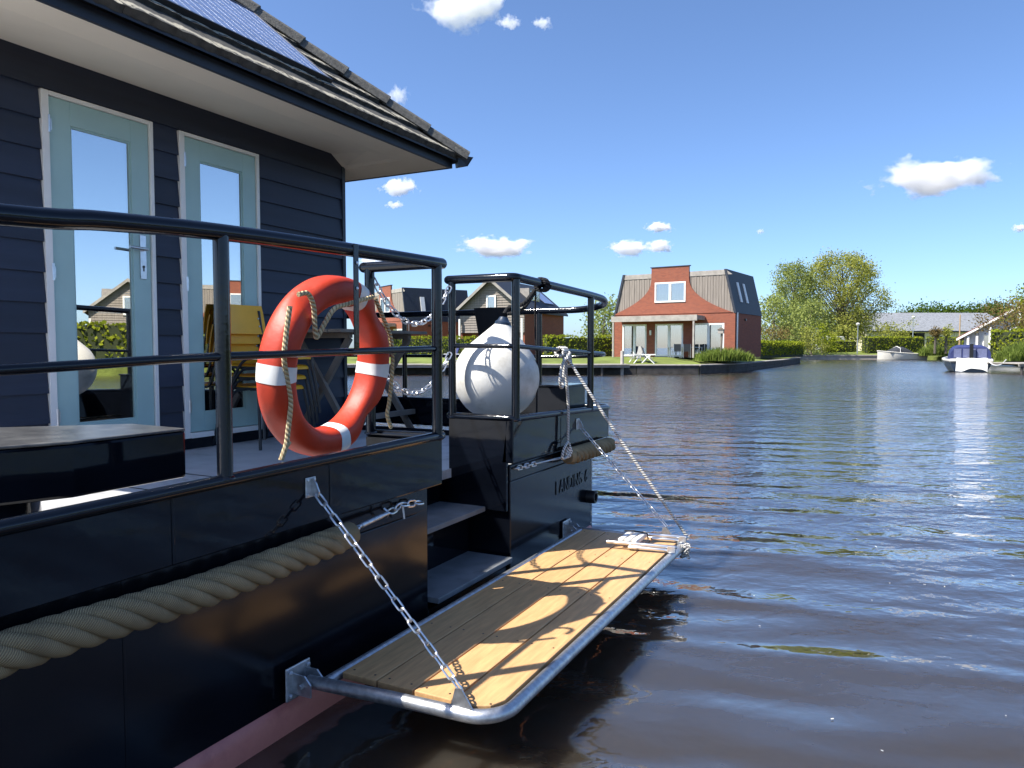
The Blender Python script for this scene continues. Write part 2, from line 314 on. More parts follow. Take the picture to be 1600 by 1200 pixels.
# ------------------------------------------------------------------ water and land
def water_mat():
    m = bpy.data.materials.new('peaty_canal_water'); m.use_nodes = True; t = m.node_tree; L = t.links; p = t.nodes['Principled BSDF']
    p.inputs['Base Color'].default_value = (.040, .033, .025, 1); p.subsurface_method = 'BURLEY'; p.inputs['Subsurface Weight'].default_value = 1; p.inputs['Subsurface Radius'].default_value = (1, .8, .6); p.inputs['Subsurface Scale'].default_value = .28;  p.inputs['IOR'].default_value = 1.5; p.inputs['Specular IOR Level'].default_value = .6
    g = t.nodes.new('ShaderNodeNewGeometry')
    def layer(rot, sc, scale, amp, detail=2, rough=.5, dist=0.0):
        mp = t.nodes.new('ShaderNodeMapping'); mp.vector_type = 'TEXTURE'; mp.inputs['Rotation'].default_value = (0, 0, rot); mp.inputs['Scale'].default_value = sc; L.new(g.outputs['Position'], mp.inputs[0])
        n = t.nodes.new('ShaderNodeTexNoise'); n.inputs['Scale'].default_value = scale; n.inputs['Detail'].default_value = detail; n.inputs['Roughness'].default_value = rough; n.inputs['Distortion'].default_value = dist
        L.new(mp.outputs[0], n.inputs['Vector']); a = t.nodes.new('ShaderNodeMath'); a.operation = 'MULTIPLY'; a.inputs[1].default_value = amp; L.new(n.outputs['Fac'], a.inputs[0]); return a.outputs[0]
    parts = [layer(YAW - R(14), (2.6, 1, 1), 1.5, .115, 1.2, .4, .3), layer(YAW + R(16), (1.35, 1, 1), 5.2, .0215, 2.2, .5, .35), layer(YAW - R(10), (1.3, 1, 1), 13.0, .0065, 2, .5, .2)]
    # gusts: the fine ripple comes and goes in patches
    pt = layer(YAW, (2.5, 1, 1), .16, 1.0, 3, .55)
    mr = t.nodes.new('ShaderNodeMapRange'); mr.inputs[1].default_value = .36; mr.inputs[2].default_value = .62; mr.inputs[3].default_value = .35; mr.inputs[4].default_value = 1.25; L.new(pt, mr.inputs[0])
    s1 = t.nodes.new('ShaderNodeMath'); L.new(parts[1], s1.inputs[0]); L.new(parts[2], s1.inputs[1])
    dst = t.nodes.new('ShaderNodeVectorMath'); dst.operation = 'DISTANCE'; dst.inputs[1].default_value = (0, 2, 0); L.new(g.outputs['Position'], dst.inputs[0])
    lee = t.nodes.new('ShaderNodeMapRange'); lee.inputs[1].default_value = 2.5; lee.inputs[2].default_value = 15; lee.inputs[3].default_value = .3; lee.inputs[4].default_value = 2.3; L.new(dst.outputs['Value'], lee.inputs[0]); rgh = t.nodes.new('ShaderNodeMapRange'); rgh.inputs[1].default_value = 7; rgh.inputs[2].default_value = 55; rgh.inputs[3].default_value = .02; rgh.inputs[4].default_value = .22; L.new(dst.outputs['Value'], rgh.inputs[0]); L.new(rgh.outputs[0], p.inputs['Roughness'])   # calm in the lee of the boat
    lm_ = t.nodes.new('ShaderNodeMath'); lm_.operation = 'MULTIPLY'; L.new(mr.outputs[0], lm_.inputs[0]); L.new(lee.outputs[0], lm_.inputs[1])
    s2 = t.nodes.new('ShaderNodeMath'); s2.operation = 'MULTIPLY'; L.new(s1.outputs[0], s2.inputs[0]); L.new(lm_.outputs[0], s2.inputs[1])
    fal = t.nodes.new('ShaderNodeMapRange'); fal.inputs[1].default_value = 4; fal.inputs[2].default_value = 14; fal.inputs[3].default_value = 1.0; fal.inputs[4].default_value = .4; L.new(dst.outputs['Value'], fal.inputs[0])
    sw0 = t.nodes.new('ShaderNodeMath'); sw0.operation = 'MULTIPLY'; L.new(parts[0], sw0.inputs[0]); L.new(fal.outputs[0], sw0.inputs[1])
    # open-water chop, growing away from the boat
    chop = layer(YAW + R(6), (1.7, 1, 1), 2.3, .085, 2.5, .55, .35)
    grow = t.nodes.new('ShaderNodeMapRange'); grow.inputs[1].default_value = 7; grow.inputs[2].default_value = 26; grow.inputs[3].default_value = 0; grow.inputs[4].default_value = 1; L.new(dst.outputs['Value'], grow.inputs[0])
    cg = t.nodes.new('ShaderNodeMath'); cg.operation = 'MULTIPLY'; L.new(chop, cg.inputs[0]); L.new(grow.outputs[0], cg.inputs[1])
    sw = t.nodes.new('ShaderNodeMath'); L.new(sw0.outputs[0], sw.inputs[0]); L.new(cg.outputs[0], sw.inputs[1])
    s3 = t.nodes.new('ShaderNodeMath'); L.new(s2.outputs[0], s3.inputs[0]); L.new(sw.outputs[0], s3.inputs[1])
    bp = t.nodes.new('ShaderNodeBump'); bp.inputs['Strength'].default_value = 1; bp.inputs['Distance'].default_value = 1; L.new(s3.outputs[0], bp.inputs['Height']); L.new(bp.outputs[0], p.inputs['Normal'])
    p.inputs['Coat Weight'].default_value = .75; p.inputs['Coat IOR'].default_value = 1.5; L.new(rgh.outputs[0], p.inputs['Coat Roughness']); L.new(bp.outputs[0], p.inputs['Coat Normal'])
    return m
wb = MB(); wb.quad((-3000, -1500, 0), (3000, -1500, 0), (3000, 4000, 0), (-3000, 4000, 0))
water = wb.build('water', water_mat()); water['kind'] = 'structure'

SHORE = [(-260, 48.2), (-40, 47.6), (12, 47.3), (14.5, 49.5), (17, 53.5), (20.5, 60), (24.5, 67), (32, 82), (33.5, 95), (36.5, 103), (47, 103.5), (58, 103.5), (57, 92), (50, 74), (43, 60), (37.4, 51), (36.2, 47), (38, 30), (42, 5), (46, -60)]
OUT = [(900, -60), (900, 2600), (-900, 2600), (-900, 60), (-260, 60)]
def inset(poly, d):
    n = len(poly); o = []
    for i in range(n):
        a, b, c = Vector(poly[i - 1]), Vector(poly[i]), Vector(poly[(i + 1) % n])
        d1 = (b - a).normalized(); d2 = (c - b).normalized(); nn = (Vector((-d1.y, d1.x)) + Vector((-d2.y, d2.x))).normalized()
        o.append(tuple(b + nn * d))
    return o
land_poly = SHORE + OUT
k = len(SHORE)
i1 = inset(land_poly, 1.2); i2 = inset(land_poly, 4.5)
bm = bmesh.new()
def ring(pts, z, keep):
    return [bm.verts.new(G(*(pts[i] if i < k else land_poly[i]), z)) for i in range(len(land_poly))]
r0 = ring(land_poly, -.6, 0); r1 = ring(land_poly, .52, 0); r2 = ring(i1, .60, 0); r3 = ring(i2, 1.0, 0)
for a, b in ((r0, r1), (r1, r2), (r2, r3)):
    for i in range(k - 1): bm.faces.new((a[i], a[i + 1], b[i + 1], b[i]))
from mathutils.geometry import delaunay_2d_cdt
p2 = [Vector((v.co.x, v.co.y)) for v in r3]; nn_ = len(p2)
ov, oe, of, _, _, _ = delaunay_2d_cdt(p2, [(i, (i + 1) % nn_) for i in range(nn_)], [list(range(nn_))], 1, 1e-5)
nv = [bm.verts.new((v.x, v.y, 1.0)) for v in ov]
for f in of: bm.faces.new([nv[i] for i in f])
bmesh.ops.remove_doubles(bm, verts=bm.verts, dist=1e-4)
for f in bm.faces:
    f.normal_update()
    if f.normal.z < -.05: f.normal_flip()
me = bpy.data.meshes.new('ground'); bm.to_mesh(me); bm.free(); me.materials.append(m_grass)
ground = bpy.data.objects.new('ground', me); COL.objects.link(ground); ground['kind'] = 'structure'

# ------------------------------------------------------------------ the houseboat
HB = thing('houseboat', 'black steel houseboat with navy clad deckhouse, teal doors and tiled roof', 'houseboat')
def sweepY(prof, y0, y1): m = MB(); m.prism([(x, y0, z) for x, z in prof], (0, y1 - y0, 0)); return m
BW = -7.6          # port side
# hull blocks: near part, stair well, bow part (bulwark stands 6 cm proud of the lower side)
lower = [(-.06, -.5), (-.06, .765), (BW + .06, .765), (BW + .06, -.5)]
hull = MB()
hull.prism([(x, -3.2, z) for x, z in lower], (0, 3.515 + 3.2, 0)); hull.box((-.10, 3.4, -.3), (-.0605, 3.5155, .9085))
hull.prism([(-.62, 3.515, -.5), (-.62, 3.515, .765), (BW + .06, 3.515, .765), (BW + .06, 3.515, -.5)], (0, 1.0, 0))
hull.prism([(-.06, 3.515, -.5), (-.06, 3.515, .18), (-.62, 3.515, .18), (-.62, 3.515, -.5)], (0, 1.0, 0))
hull.prism([(-.04, 4.515, -.5), (-.04, 4.515, .765), (BW + .06, 4.515, .765), (BW + .06, 4.515, -.5)], (0, 1.55, 0))
cx = [(-.04, 6.065), (-.05, 6.13), (-.10, 6.19), (-.2, 6.22), (BW + .06, 6.22), (BW + .06, 6.065)]
hull.prism([(x, y, -.5) for x, y in cx], (0, 0, 1.265))
hull.box((-.10, -3.2, .766), (-.06, 3.515, .908)); hull.box((-.08, 4.515, .766), (-.04, 6.065, .878)); hull.prism([(x, y, .766) for x, y in ((-.04, 6.066), (-.05, 6.13), (-.10, 6.19), (-.2, 6.22), (BW + .06, 6.22), (BW + .06, 6.18), (-.2, 6.18), (-.12, 6.15), (-.08, 6.066))], (0, 0, .112))
HULL = hull.build('hull', m_side, HB, bevel=.006)
boot = MB()
def bootpath(y0, y1, x):
    n = 24
    prof = [(x - .01, .135), (x + .012, .12), (x + .026, .08), (x + .03, .03), (x + .024, -.06), (x, -.2), (x - .02, -.2)]
    boot.prism([(a, y0, z) for a, z in prof], (0, y1 - y0, 0))
bootpath(-3.2, 3.512, -.06); bootpath(4.52, 6.06, -.04)
boot.build('boot_stripe', m_boot, HB, smooth=True)
# bulwarks
bw = MB(); bw.prism([(0, -3.2, .91), (0, -3.2, 1.19), (-.04, -3.2, 1.19), (-.11, -3.2, .91)], (0, 3.58 + 3.2, 0))
bw.build('bulwark', m_hull, HB, bevel=.006)
bw = MB(); bw.box((-.5, 3.517, .766), (-.112, 3.577, 1.165)); bw.build('bulwark', m_hull, HB)
bw = MB(); bw.hexa([(-.09, 4.48, .9), (0, 4.48, .9), (0, 6.40, .88), (-.09, 6.40, .88), (-.05, 4.48, 1.2), (0, 4.48, 1.2), (0, 6.40, 1.14), (-.05, 6.40, 1.14)])
BWK = bw.build('bulwark', m_hull, HB, bevel=.006)
bw = MB(); bw.prism([(0, 6.402, .88), (-.02, 6.47, .88), (-.08, 6.52, .88), (BW, 6.52, .88), (BW, 6.47, .88), (-.1, 6.47, .88), (-.05, 6.402, .88)], (0, 0, .26)); bw.build('bulwark', m_hull, HB)
bw = MB(); bw.box((-.52, 4.48, .56), (-.052, 4.512, 1.195)); bw.build('bulwark', m_hull, HB, bevel=.004)
bw = MB(); bw.box((BW, -3.2, .91), (BW + .05, 6.46, 1.19)); bw.build('bulwark', m_hull, HB)
# vertical weld seams on the bulwark
for y in (1.78, 2.62):
    s = MB(); s.box((-.001, y - .006, .915), (.003, y + .006, 1.17)); s.build('weld_seam', m_hull, HB, bevel=.002)
for y in (1.62,):
    s = MB(); s.box((-.061, y - .005, .14), (-.0575, y + .005, .90)); s.build('weld_seam', m_side, HB, bevel=.0015)
s = MB(); s.box((-.001, 5.30, .9), (.003, 5.312, 1.15)); s.build('weld_seam', m_hull, HB, bevel=.002)
# decks
d = MB(); d.box((BW + .1, -3.15, .767), (-.102, 3.512, .83)); d.build('deck', m_deck, HB)
d = MB(); d.box((BW + .1, 4.52, .767), (-.082, 6.17, .83)); d.box((BW + .1, 6.222, .80), (-.12, 6.468, .83)); d.box((BW + .1, 3.514, .767), (-.5, 4.518, .83)); d.build('deck', m_deck, HB)
for y in (1.3, 2.95, 3.45):
    s = MB(); s.box((-2.9, y, .8305), (-.12, y + .012, .833)); s.build('deck_seam', m_black, HB)
s = MB(); s.box((-1.55, -3, .8303), (-1.538, 3.4, .8328)); s.build('deck_seam', m_black, HB)
# steps in the stair well
for x0, x1, z in ((-.36, 0.0, .25), (-.60, -.215, .585)):
    s = MB(); s.box((x0, 3.535, z - .035), (x1, 4.475, z)); s.build('step', m_tread, HB, bevel=.005)
for x, z0, z1 in ((-.36, -.05, .55), (-.60, .2, .80)):
    s = MB(); s.box((x - .03, 3.53, z0), (x, 4.48, z1)); s.build('riser', m_hull, HB)
# raised ship name on the bow
adv = 5.30
for chx in 'LANDING 6':
    if chx == ' ': adv += .05; continue
    tx = bpy.data.curves.new('letter', 'FONT'); tx.body = chx; tx.size = .17; tx.extrude = .004
    to = bpy.data.objects.new('tmp', tx); COL.objects.link(to); bpy.context.view_layer.update()
    tm = bpy.data.meshes.new_from_object(to.evaluated_get(bpy.context.evaluated_depsgraph_get())); bpy.data.objects.remove(to)
    xs = [v.co.x for v in tm.vertices]; x0 = min(xs); wtx = max(xs) - x0
    for v in tm.vertices: x, y, z = v.co; v.co = (-.04 + z + .003, adv + (x - x0) * .72, .535 + y * .9)
    adv += wtx * .72 + .018
    tm.materials.clear(); tm.materials.append(m_rail); lt = bpy.data.objects.new('letter', tm); COL.objects.link(lt); lt.parent = HULL
e = MB(); e.lathe((-.04, 6.0, .395), [(.056, 0), (.056, .06), (.05, .075), (.034, .075), (.03, .03)], 20, Vector((1, 0, 0))); e.build('exhaust_pipe', m_rub, HB, smooth=True)

# rails: gunwale tubes, mid rails, hand rails, posts
def rail(pts, r, k=6, name='handrail', sm=True): m = MB(); m.round_tube(spline(pts, k) if sm else pts, r, 14); return m.build(name, m_rail, HB, smooth=True)
rail([(0, -3.2, 1.170), (0, 0, 1.172), (0, 1.2, 1.176), (0, 2.0, 1.183), (0, 3.57, 1.195)], .026, name='gunwale_tube')
rail([(0, -2.9, 1.90), (0, 0, 2.02), (0, 1.23, 2.083), (0, 1.55, 2.112), (0, 2.05, 2.142), (0, 2.77, 2.163), (0, 3.58, 2.178)], .033)
rail([(0, -2.9, 1.53), (0, 0, 1.60), (0, 1.22, 1.635), (0, 2.02, 1.665), (0, 3.53, 1.694)], .017, name='mid_rail')
rail([(0, 3.50, 2.172), (-.2, 3.50, 2.172), (-.49, 3.50, 2.172)], .031)
rail([(0, 3.55, 1.188), (-.25, 3.55, 1.186), (-.5, 3.55, 1.184)], .024, name='gunwale_tube')
def corner(a, c, b, r):      # rounded corner a-c-b
    a, b, c = Vector(a), Vector(b), Vector(c); p = c + (a - c).normalized() * r; q = c + (b - c).normalized() * r
    return [a] + [(p * (1 - t) ** 2 + c * 2 * t * (1 - t) + q * t * t) for t in [i / 6 for i in range(7)]]
top2 = corner((-.53, 4.5, 2.182), (0, 4.5, 2.18), (0, 6, 2.15), .05) + spline([(0, 5.2, 2.166), (0, 6.05, 2.144), (-.01, 6.30, 2.122), (-.10, 6.47, 2.09), (-.33, 6.53, 2.06), (-.7, 6.53, 2.056), (-1.5, 6.53, 2.055), (-4, 6.53, 2.052), (-7.4, 6.53, 2.05)], 6)
rail(top2, .031, sm=False)
mid2 = corner((-.5, 4.5, 1.712), (0, 4.5, 1.71), (0, 6, 1.655), .04) + spline([(0, 5.2, 1.682), (0, 6.05, 1.652), (-.01, 6.30, 1.642), (-.10, 6.47, 1.628), (-.33, 6.53, 1.614), (-.7, 6.53, 1.611), (-1.5, 6.53, 1.61), (-4, 6.53, 1.61), (-7.4, 6.53, 1.61)], 6)
rail(mid2, .016, sm=False, name='mid_rail')
gun2 = corner((-.52, 4.497, 1.212), (0, 4.497, 1.21), (0, 6, 1.165), .04) + spline([(0, 5.4, 1.185), (0, 6.2, 1.158), (-.005, 6.40, 1.15), (-.06, 6.50, 1.148), (-.2, 6.52, 1.147), (-.4, 6.52, 1.147), (-.8, 6.52, 1.147), (-1.6, 6.52, 1.147), (-4, 6.52, 1.147), (-7.5, 6.52, 1.147)], 5)
rail(gun2, .024, sm=False, name='gunwale_tube')
def post(x, y, z0, z1, r=.03, name='rail_post'):
    m = MB(); m.tube([(x, y, z0), (x, y, z0 + .006), (x, y, z0 + .012), (x, y, z1)], [r * 1.35, r * 1.3, r, r], 14); return m.build(name, m_rail, HB, smooth=True)
for y, z in ((-2.4, 1.90), (.2, 2.02), (2.02, 2.135), (3.53, 2.165)): post(0, y, 1.19, z)
post(-.45, 3.50, 1.19, 2.16); post(-.5, 4.5, 1.2, 2.165, .027); post(0, 4.52, 1.2, 2.165, .029); post(0, 5.944, 1.16, 2.135, .028)
for x in (-.76, -2.36, -4.0, -5.6): post(x, 6.53, 1.15, 2.04, .026)
fb = MB(); fb.box((.028, 2.765, 1.69), (.036, 2.80, 2.19)); FBAR = fb.build('flat_bar', m_rail, HB, bevel=.003)
for z in (1.98, 2.1):
    b = MB(); b.lathe((.036, 2.783, z), [(.009, 0), (.009, .004), (.004, .007)], 8, Vector((1, 0, 0))); b.build('bolt', m_steel, FBAR)

# deckhouse wall with lapped boards
WX = -3.005; Y1 = 6.338; Z0 = .832; YN = 1.83; WT = 3.98
core = MB(); core.box((-7.0, YN, Z0), (WX - 2.6, Y1 - .03, WT)); core.build('far_wall', m_board, HB)
DOORS = [(3.139, 4.014), (4.258, 5.130)]; DZ0, DZ1 = .925, 3.503
wallm = MB()
def wseg(y0, y1, z0, z1): wallm.box((WX - .12, y0, z0), (WX - .03, y1, z1))
wseg(YN, DOORS[0][0], Z0, WT); wseg(DOORS[0][1], DOORS[1][0], Z0, WT); wseg(DOORS[1][1], Y1 - .03, Z0, WT)
for a, b in DOORS: wseg(a, b, DZ1, WT); wseg(a, b, Z0, DZ0)
WALL = wallm.build('wall', m_board, HB)
lines = [.845]
z = 1.162
while z < 3.53: lines.append(z); z += .2135
lines[-1] = 3.510
lines.append(3.764)
def cboard(y0, y1, z0, z1):
    m = MB(); j = random.uniform(-.001, .001); t = .024
    m.hexa([(WX - .03, y0, z0), (WX + j, y0, z0), (WX + j, y1, z0), (WX - .03, y1, z0), (WX - .03, y0, z1 + .012), (WX - t, y0, z1 + .012), (WX - t, y1, z1 + .012), (WX - .03, y1, z1 + .012)])
    return m.build('cladding_board', m_board, WALL)
for i in range(len(lines) - 1):
    a, b = lines[i], lines[i + 1]
    if i == len(lines) - 2:
        cboard(YN, Y1, a + .002, b); continue
    cboard(YN, DOORS[0][0] - .003, a, b); cboard(DOORS[0][1] + .003, DOORS[1][0] - .003, a, b); cboard(DOORS[1][1] + .003, Y1, a, b)
cb_ = MB(); cb_.box((WX - .12, Y1 - .028, Z0), (WX + .004, Y1 + .018, 3.645)); cb_.build('corner_board', m_fascia, HB)
ew = MB(); ew.box((-7.0, Y1 - .03, Z0), (WX - .122, Y1, 3.64)); ew.build('end_wall', m_board, HB)
ew = MB(); ew.box((-7.0, YN - .03, Z0), (WX - .031, YN - .001, WT)); ew.build('end_wall', m_board, HB)
kb = MB(); kb.box((WX - .11, 3.0, .834), (WX - .004, 5.3, .921)); kb.build('door_sill', m_hull, HB)
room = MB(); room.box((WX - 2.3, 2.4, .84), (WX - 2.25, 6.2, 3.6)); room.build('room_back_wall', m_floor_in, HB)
# doors
def door(y0, y1, ajar, handle):
    fr = MB(); w_ = .052; x0, x1 = WX - .11, WX + .007
    fr.box((x0, y0, DZ0), (x1, y0 + w_, DZ1)); fr.box((x0, y1 - w_ * .62, DZ0), (x1, y1, DZ1)); fr.box((x0, y0 + w_, DZ1 - .03), (x1, y1 - w_ * .62, DZ1)); fr.box((x0, y0 + w_, DZ0), (x1 + .015, y1 - w_ * .62, DZ0 + .045))
    FR = fr.build('door_frame', m_white, HB, bevel=.004)
    h = Vector((WX - .01, y0 + w_ + .003, 0)); W_ = (y1 - y0) - w_ * 1.62 - .008
    rot = Matrix.Rotation(ajar, 4, 'Z')
    def place(m):
        for i, v in enumerate(m.v): q = rot @ Vector((v.x, v.y, 0)); m.v[i] = Vector((h.x + q.x, h.y + q.y, v.z))
        return m
    zb, zt = DZ0 + .05, DZ1 - .034; gl, gr, gb, gt = .156, W_ - .152, 1.133, 3.300
    lf = MB(); lf.box((-.05, 0, zb), (0, gl, zt)); lf.box((-.05, gr, zb), (0, W_, zt)); lf.box((-.05, gl, gt), (0, gr, zt)); lf.box((-.05, gl, zb), (0, gr, gb))
    LEAF = place(lf).build('door', m_teal, HB, bevel=.003)
    b = MB(); q = .014
    for a_, c_ in (((-.035, gl, gb), (-.012, gl + q, gt)), ((-.035, gr - q, gb), (-.012, gr, gt)), ((-.035, gl + q, gt - q), (-.012, gr - q, gt)), ((-.035, gl + q, gb), (-.012, gr - q, gb + q))): b.box(a_, c_)
    place(b).build('glazing_bead', m_teal, LEAF)
    g = MB(); g.box((-.030, gl + .002, gb + .002), (-.022, gr - .002, gt - .002)); place(g).build('glass_pane', m_glass, LEAF)
    for z in (3.274, 2.237, 1.2):
        k_ = MB(); k_.tube([(.012, -.004, z - .06), (.012, -.004, z + .06)], .011, 10); k_.box((.0005, -.03, z - .04), (.004, .02, z + .04)); place(k_).build('hinge', m_steel, LEAF, smooth=True)
    if handle:
        k_ = MB(); yy = W_ - .07; k_.box((.0005, yy - .027, 2.243), (.009, yy + .027, 2.591)); HP = place(k_).build('handle_plate', m_steel, LEAF, bevel=.003)
        k_ = MB(); k_.tube([(.008, yy, 2.475), (.06, yy, 2.475), (.067, yy - .012, 2.475), (.067, yy - .158, 2.478)], .0115, 10); place(k_).build('door_handle', m_steel, LEAF, smooth=True)
        k_ = MB(); k_.lathe((.009, yy, 2.34), [(.011, 0), (.011, .003)], 12, Vector((1, 0, 0))); k_.box((.009, yy - .005, 2.305), (.0115, yy + .005, 2.34)); place(k_).build('lock', m_black, LEAF)
    return LEAF
d1 = door(*DOORS[0], 0, True); d2 = door(*DOORS[1], 0, False)

# eaves: soffit, fascia
SZ = 3.634; FX = -1.956; CR = -2.251; EY = 6.869; EN = 1.30
s = MB(); s.box((CR, EN + .03, SZ), (FX - .03, EY - .03, SZ + .02)); s.box((-7.4, Y1 + .02, SZ), (CR - .001, EY - .03, SZ + .02)); s.box((-7.4, EN + .03, SZ), (CR - .001, YN - .032, SZ + .02))
s.build('soffit', m_soffit, HB)
s = MB(); s.prism([(CR - .001, YN - .03, SZ + .001), (CR - .001, 5.868, SZ + .001), (WX - .02, 6.161, 3.753), (WX - .02, YN - .03, 3.753)], (0, 0, .02)); s.build('soffit_slope', m_soffit, HB)
s = MB(); s.prism([(CR - .001, 5.870, SZ + .001), (CR - .001, 6.34, SZ + .001), (WX - .02, 6.35, SZ + .001), (WX - .02, 6.163, 3.753)], (0, 0, .02)); s.build('soffit_hip_panel', m_soffit, HB)
f = MB(); f.box((FX - .03, EN, SZ - .006), (FX, EY, 3.715)); f.build('fascia', m_fascia, HB, bevel=.004)
f = MB(); f.box((-7.4, EY - .03, SZ - .006), (FX - .031, EY, 3.715)); f.build('fascia', m_fascia, HB, bevel=.004)
f = MB(); f.box((-7.4, EN, SZ - .006), (FX - .031, EN + .03, 3.715)); f.build('fascia', m_fascia, HB, bevel=.004)
# roof: hipped shell and loose tiles on the slope above the doors
KP = .83; TX, TY, TZ = -1.876, 6.93, 3.711; TN = 1.25
def rz(x): return TZ + KP * (TX - x)
HLF = (TY - TN) / 2; RX = TX - HLF; RZ_ = rz(RX); XB = TX - 2 * HLF - .2
rf = MB()
a, b_, c, dd = (TX, TN, TZ), (TX, TY, TZ), (XB, TY, TZ), (XB, TN, TZ)
r0_, r1_ = (RX, (TY + TN) / 2, RZ_), (XB + HLF, (TY + TN) / 2, RZ_)
for poly in ((a, b_, r0_), (b_, c, r1_, r0_), (c, dd, r1_), (dd, a, r0_, r1_)): rf.prism([Vector(p) + Vector((0, 0, .002)) for p in poly], (0, 0, -.02))
ROOF = rf.build('roof', m_slate, HB)
tiles = []
for v in range(5):
    m = MB(); n = 9; wdt = .36; ln = .45; L_ = math.hypot(1, KP)
    ux = Vector((-1, 0, KP)) / L_; uz = Vector((KP, 0, 1)) / L_
    for j in range(n + 1):
        y = wdt * j / n - wdt / 2; jag = (noise.noise(Vector((v * 7.3, j * .9, 0))) * .014); th = .056 + noise.noise(Vector((v * 3.1, j * .7, 5))) * .008
        sag = .0025 * math.cos((j / n - .5) * 2 * math.pi)
        for (q, hgt) in ((0 + jag, 0), (0 + jag * .5, th + sag), (ln, .018 + sag), (ln, 0)): m.v.append(ux * q + uz * (hgt + .0) + Vector((0, y, 0)))
    for j in range(n):
        p = j * 4
        for q in range(4): m.f.append((p + q, p + 4 + q, p + 4 + (q + 1) % 4, p + (q + 1) % 4))
    m.f.append((0, 1, 2, 3)); m.f.append(tuple(n * 4 + i for i in (3, 2, 1, 0)))
    me = m.mesh('roof_tile', smooth=False); bmm = bmesh.new(); bmm.from_mesh(me); bmesh.ops.recalc_face_normals(bmm, faces=bmm.faces); bmm.to_mesh(me); bmm.free(); me.materials.append(m_tile); tiles.append(me)
for i in range(9):
    q = i * .366; x = TX - q / math.hypot(1, KP) ; zb = rz(x) - .012 + .012
    yend = TY - (TX - x) - .15; ynear = TN + (TX - x) + .15
    y = yend - (.18 if i % 2 else 0.0)
    while y > ynear:
        if True:
            o = bpy.data.objects.new('roof_tile', random.choice(tiles)); COL.objects.link(o); o.parent = ROOF
            o.location = (x + random.uniform(-.004, .004), y, zb + random.uniform(-.002, .003)); o.rotation_euler = (random.uniform(-.012, .012), random.uniform(-.01, .01), random.uniform(-.012, .012))
        y -= .363
# hip tiles
hd = Vector((-1, -1, KP)).normalized(); hs = Vector((1, -1, 0)).normalized(); hu = hs.cross(hd) * -1
if hu.z < 0: hu = -hu
for i in range(9):
    p0 = Vector((TX + .055, TY + .02, TZ + .045)) + hd * (i * .49); p1 = p0 + hd * .53
    m = MB()
    def sec(p, s_, lift):
        return [p + hs * (x * s_) + hu * (y * s_ + lift) for x, y in ((-.145, -.09), (-.09, .0), (-.036, .036), (.036, .036), (.09, .0), (.145, -.09), (.12, -.10), (.07, -.025), (-.07, -.025), (-.12, -.10))]
    A = sec(p0, 1.0, .018); C_ = sec(p1, .9, 0); n = len(m.v); m.v += A + C_; kk = len(A)
    for j in range(kk): m.f.append((n + j, n + (j + 1) % kk, n + kk + (j + 1) % kk, n + kk + j))
    m.f.append(tuple(n + j for j in range(kk))); m.f.append(tuple(n + kk + j for j in range(kk))[::-1])
    m.build('ridge_tile', m_ridge, ROOF, bevel=.004)
m = MB(); tp = Vector((TX + .03, TY + .01, TZ + .05)); m.hexa([tp + Vector(q) for q in ((-.10, -.02, -.12), (.03, .02, -.10), (.02, .03, -.10), (-.02, -.10, -.12), (-.12, -.02, -.01), (.06, .06, -.0), (.07, .07, -.0), (-.02, -.12, -.01))]); m.build('hip_end_cap', m_fascia, ROOF)
# solar panel
pb = onX(521, 125, -2.175); off = pb.z - rz(pb.x)
SP = thing('solar_panel', 'framed solar panel lying on the tiled houseboat roof above the doors', 'solar panel', pb)
ux = Vector((-1, 0, KP)).normalized(); uz = Vector((KP, 0, 1)).normalized(); uy = Vector((0, -1, 0))
def pp(u, v_, h): return pb + uy * u + ux * v_ + uz * h
PW, PL = 2.1, 1.25
def slab(m, u0, u1, v0, v1, h0, h1): m.hexa([pp(u0, v0, h0), pp(u1, v0, h0), pp(u1, v1, h0), pp(u0, v1, h0), pp(u0, v0, h1), pp(u1, v0, h1), pp(u1, v1, h1), pp(u0, v1, h1)])
m = MB(); slab(m, 0, PW, 0, .03, -.05, .0); slab(m, 0, PW, PL - .03, PL, -.05, .0); slab(m, 0, .012, .03, PL - .03, -.05, .0); slab(m, PW - .012, PW, .03, PL - .03, -.05, 0); m.build('frame', m_black, SP)
m = MB(); slab(m, .012, PW - .012, .03, PL - .03, -.02, -.006); GL = m.build('glass', m_cell, SP)
for i in range(1, 20):
    m = MB(); u = .012 + (PW - .024) * i / 20; slab(m, u - (.003 if i % 2 == 0 else .0012), u + (.003 if i % 2 == 0 else .0012), .03, PL - .03, -.0058, -.005); m.build('busbar', m_cellline, GL)
for i in range(1, 6):
    m = MB(); v_ = .03 + (PL - .06) * i / 6; slab(m, .012, PW - .012, v_ - .003, v_ + .003, -.0048, -.0042); m.build('busbar', m_cellline, GL)
m = MB(); slab(m, .05, .10, -.03, .3, -.12, -.05); slab(m, .95, 1.0, -.03, .3, -.12, -.05); m.build('mounting_rail', m_black, SP)

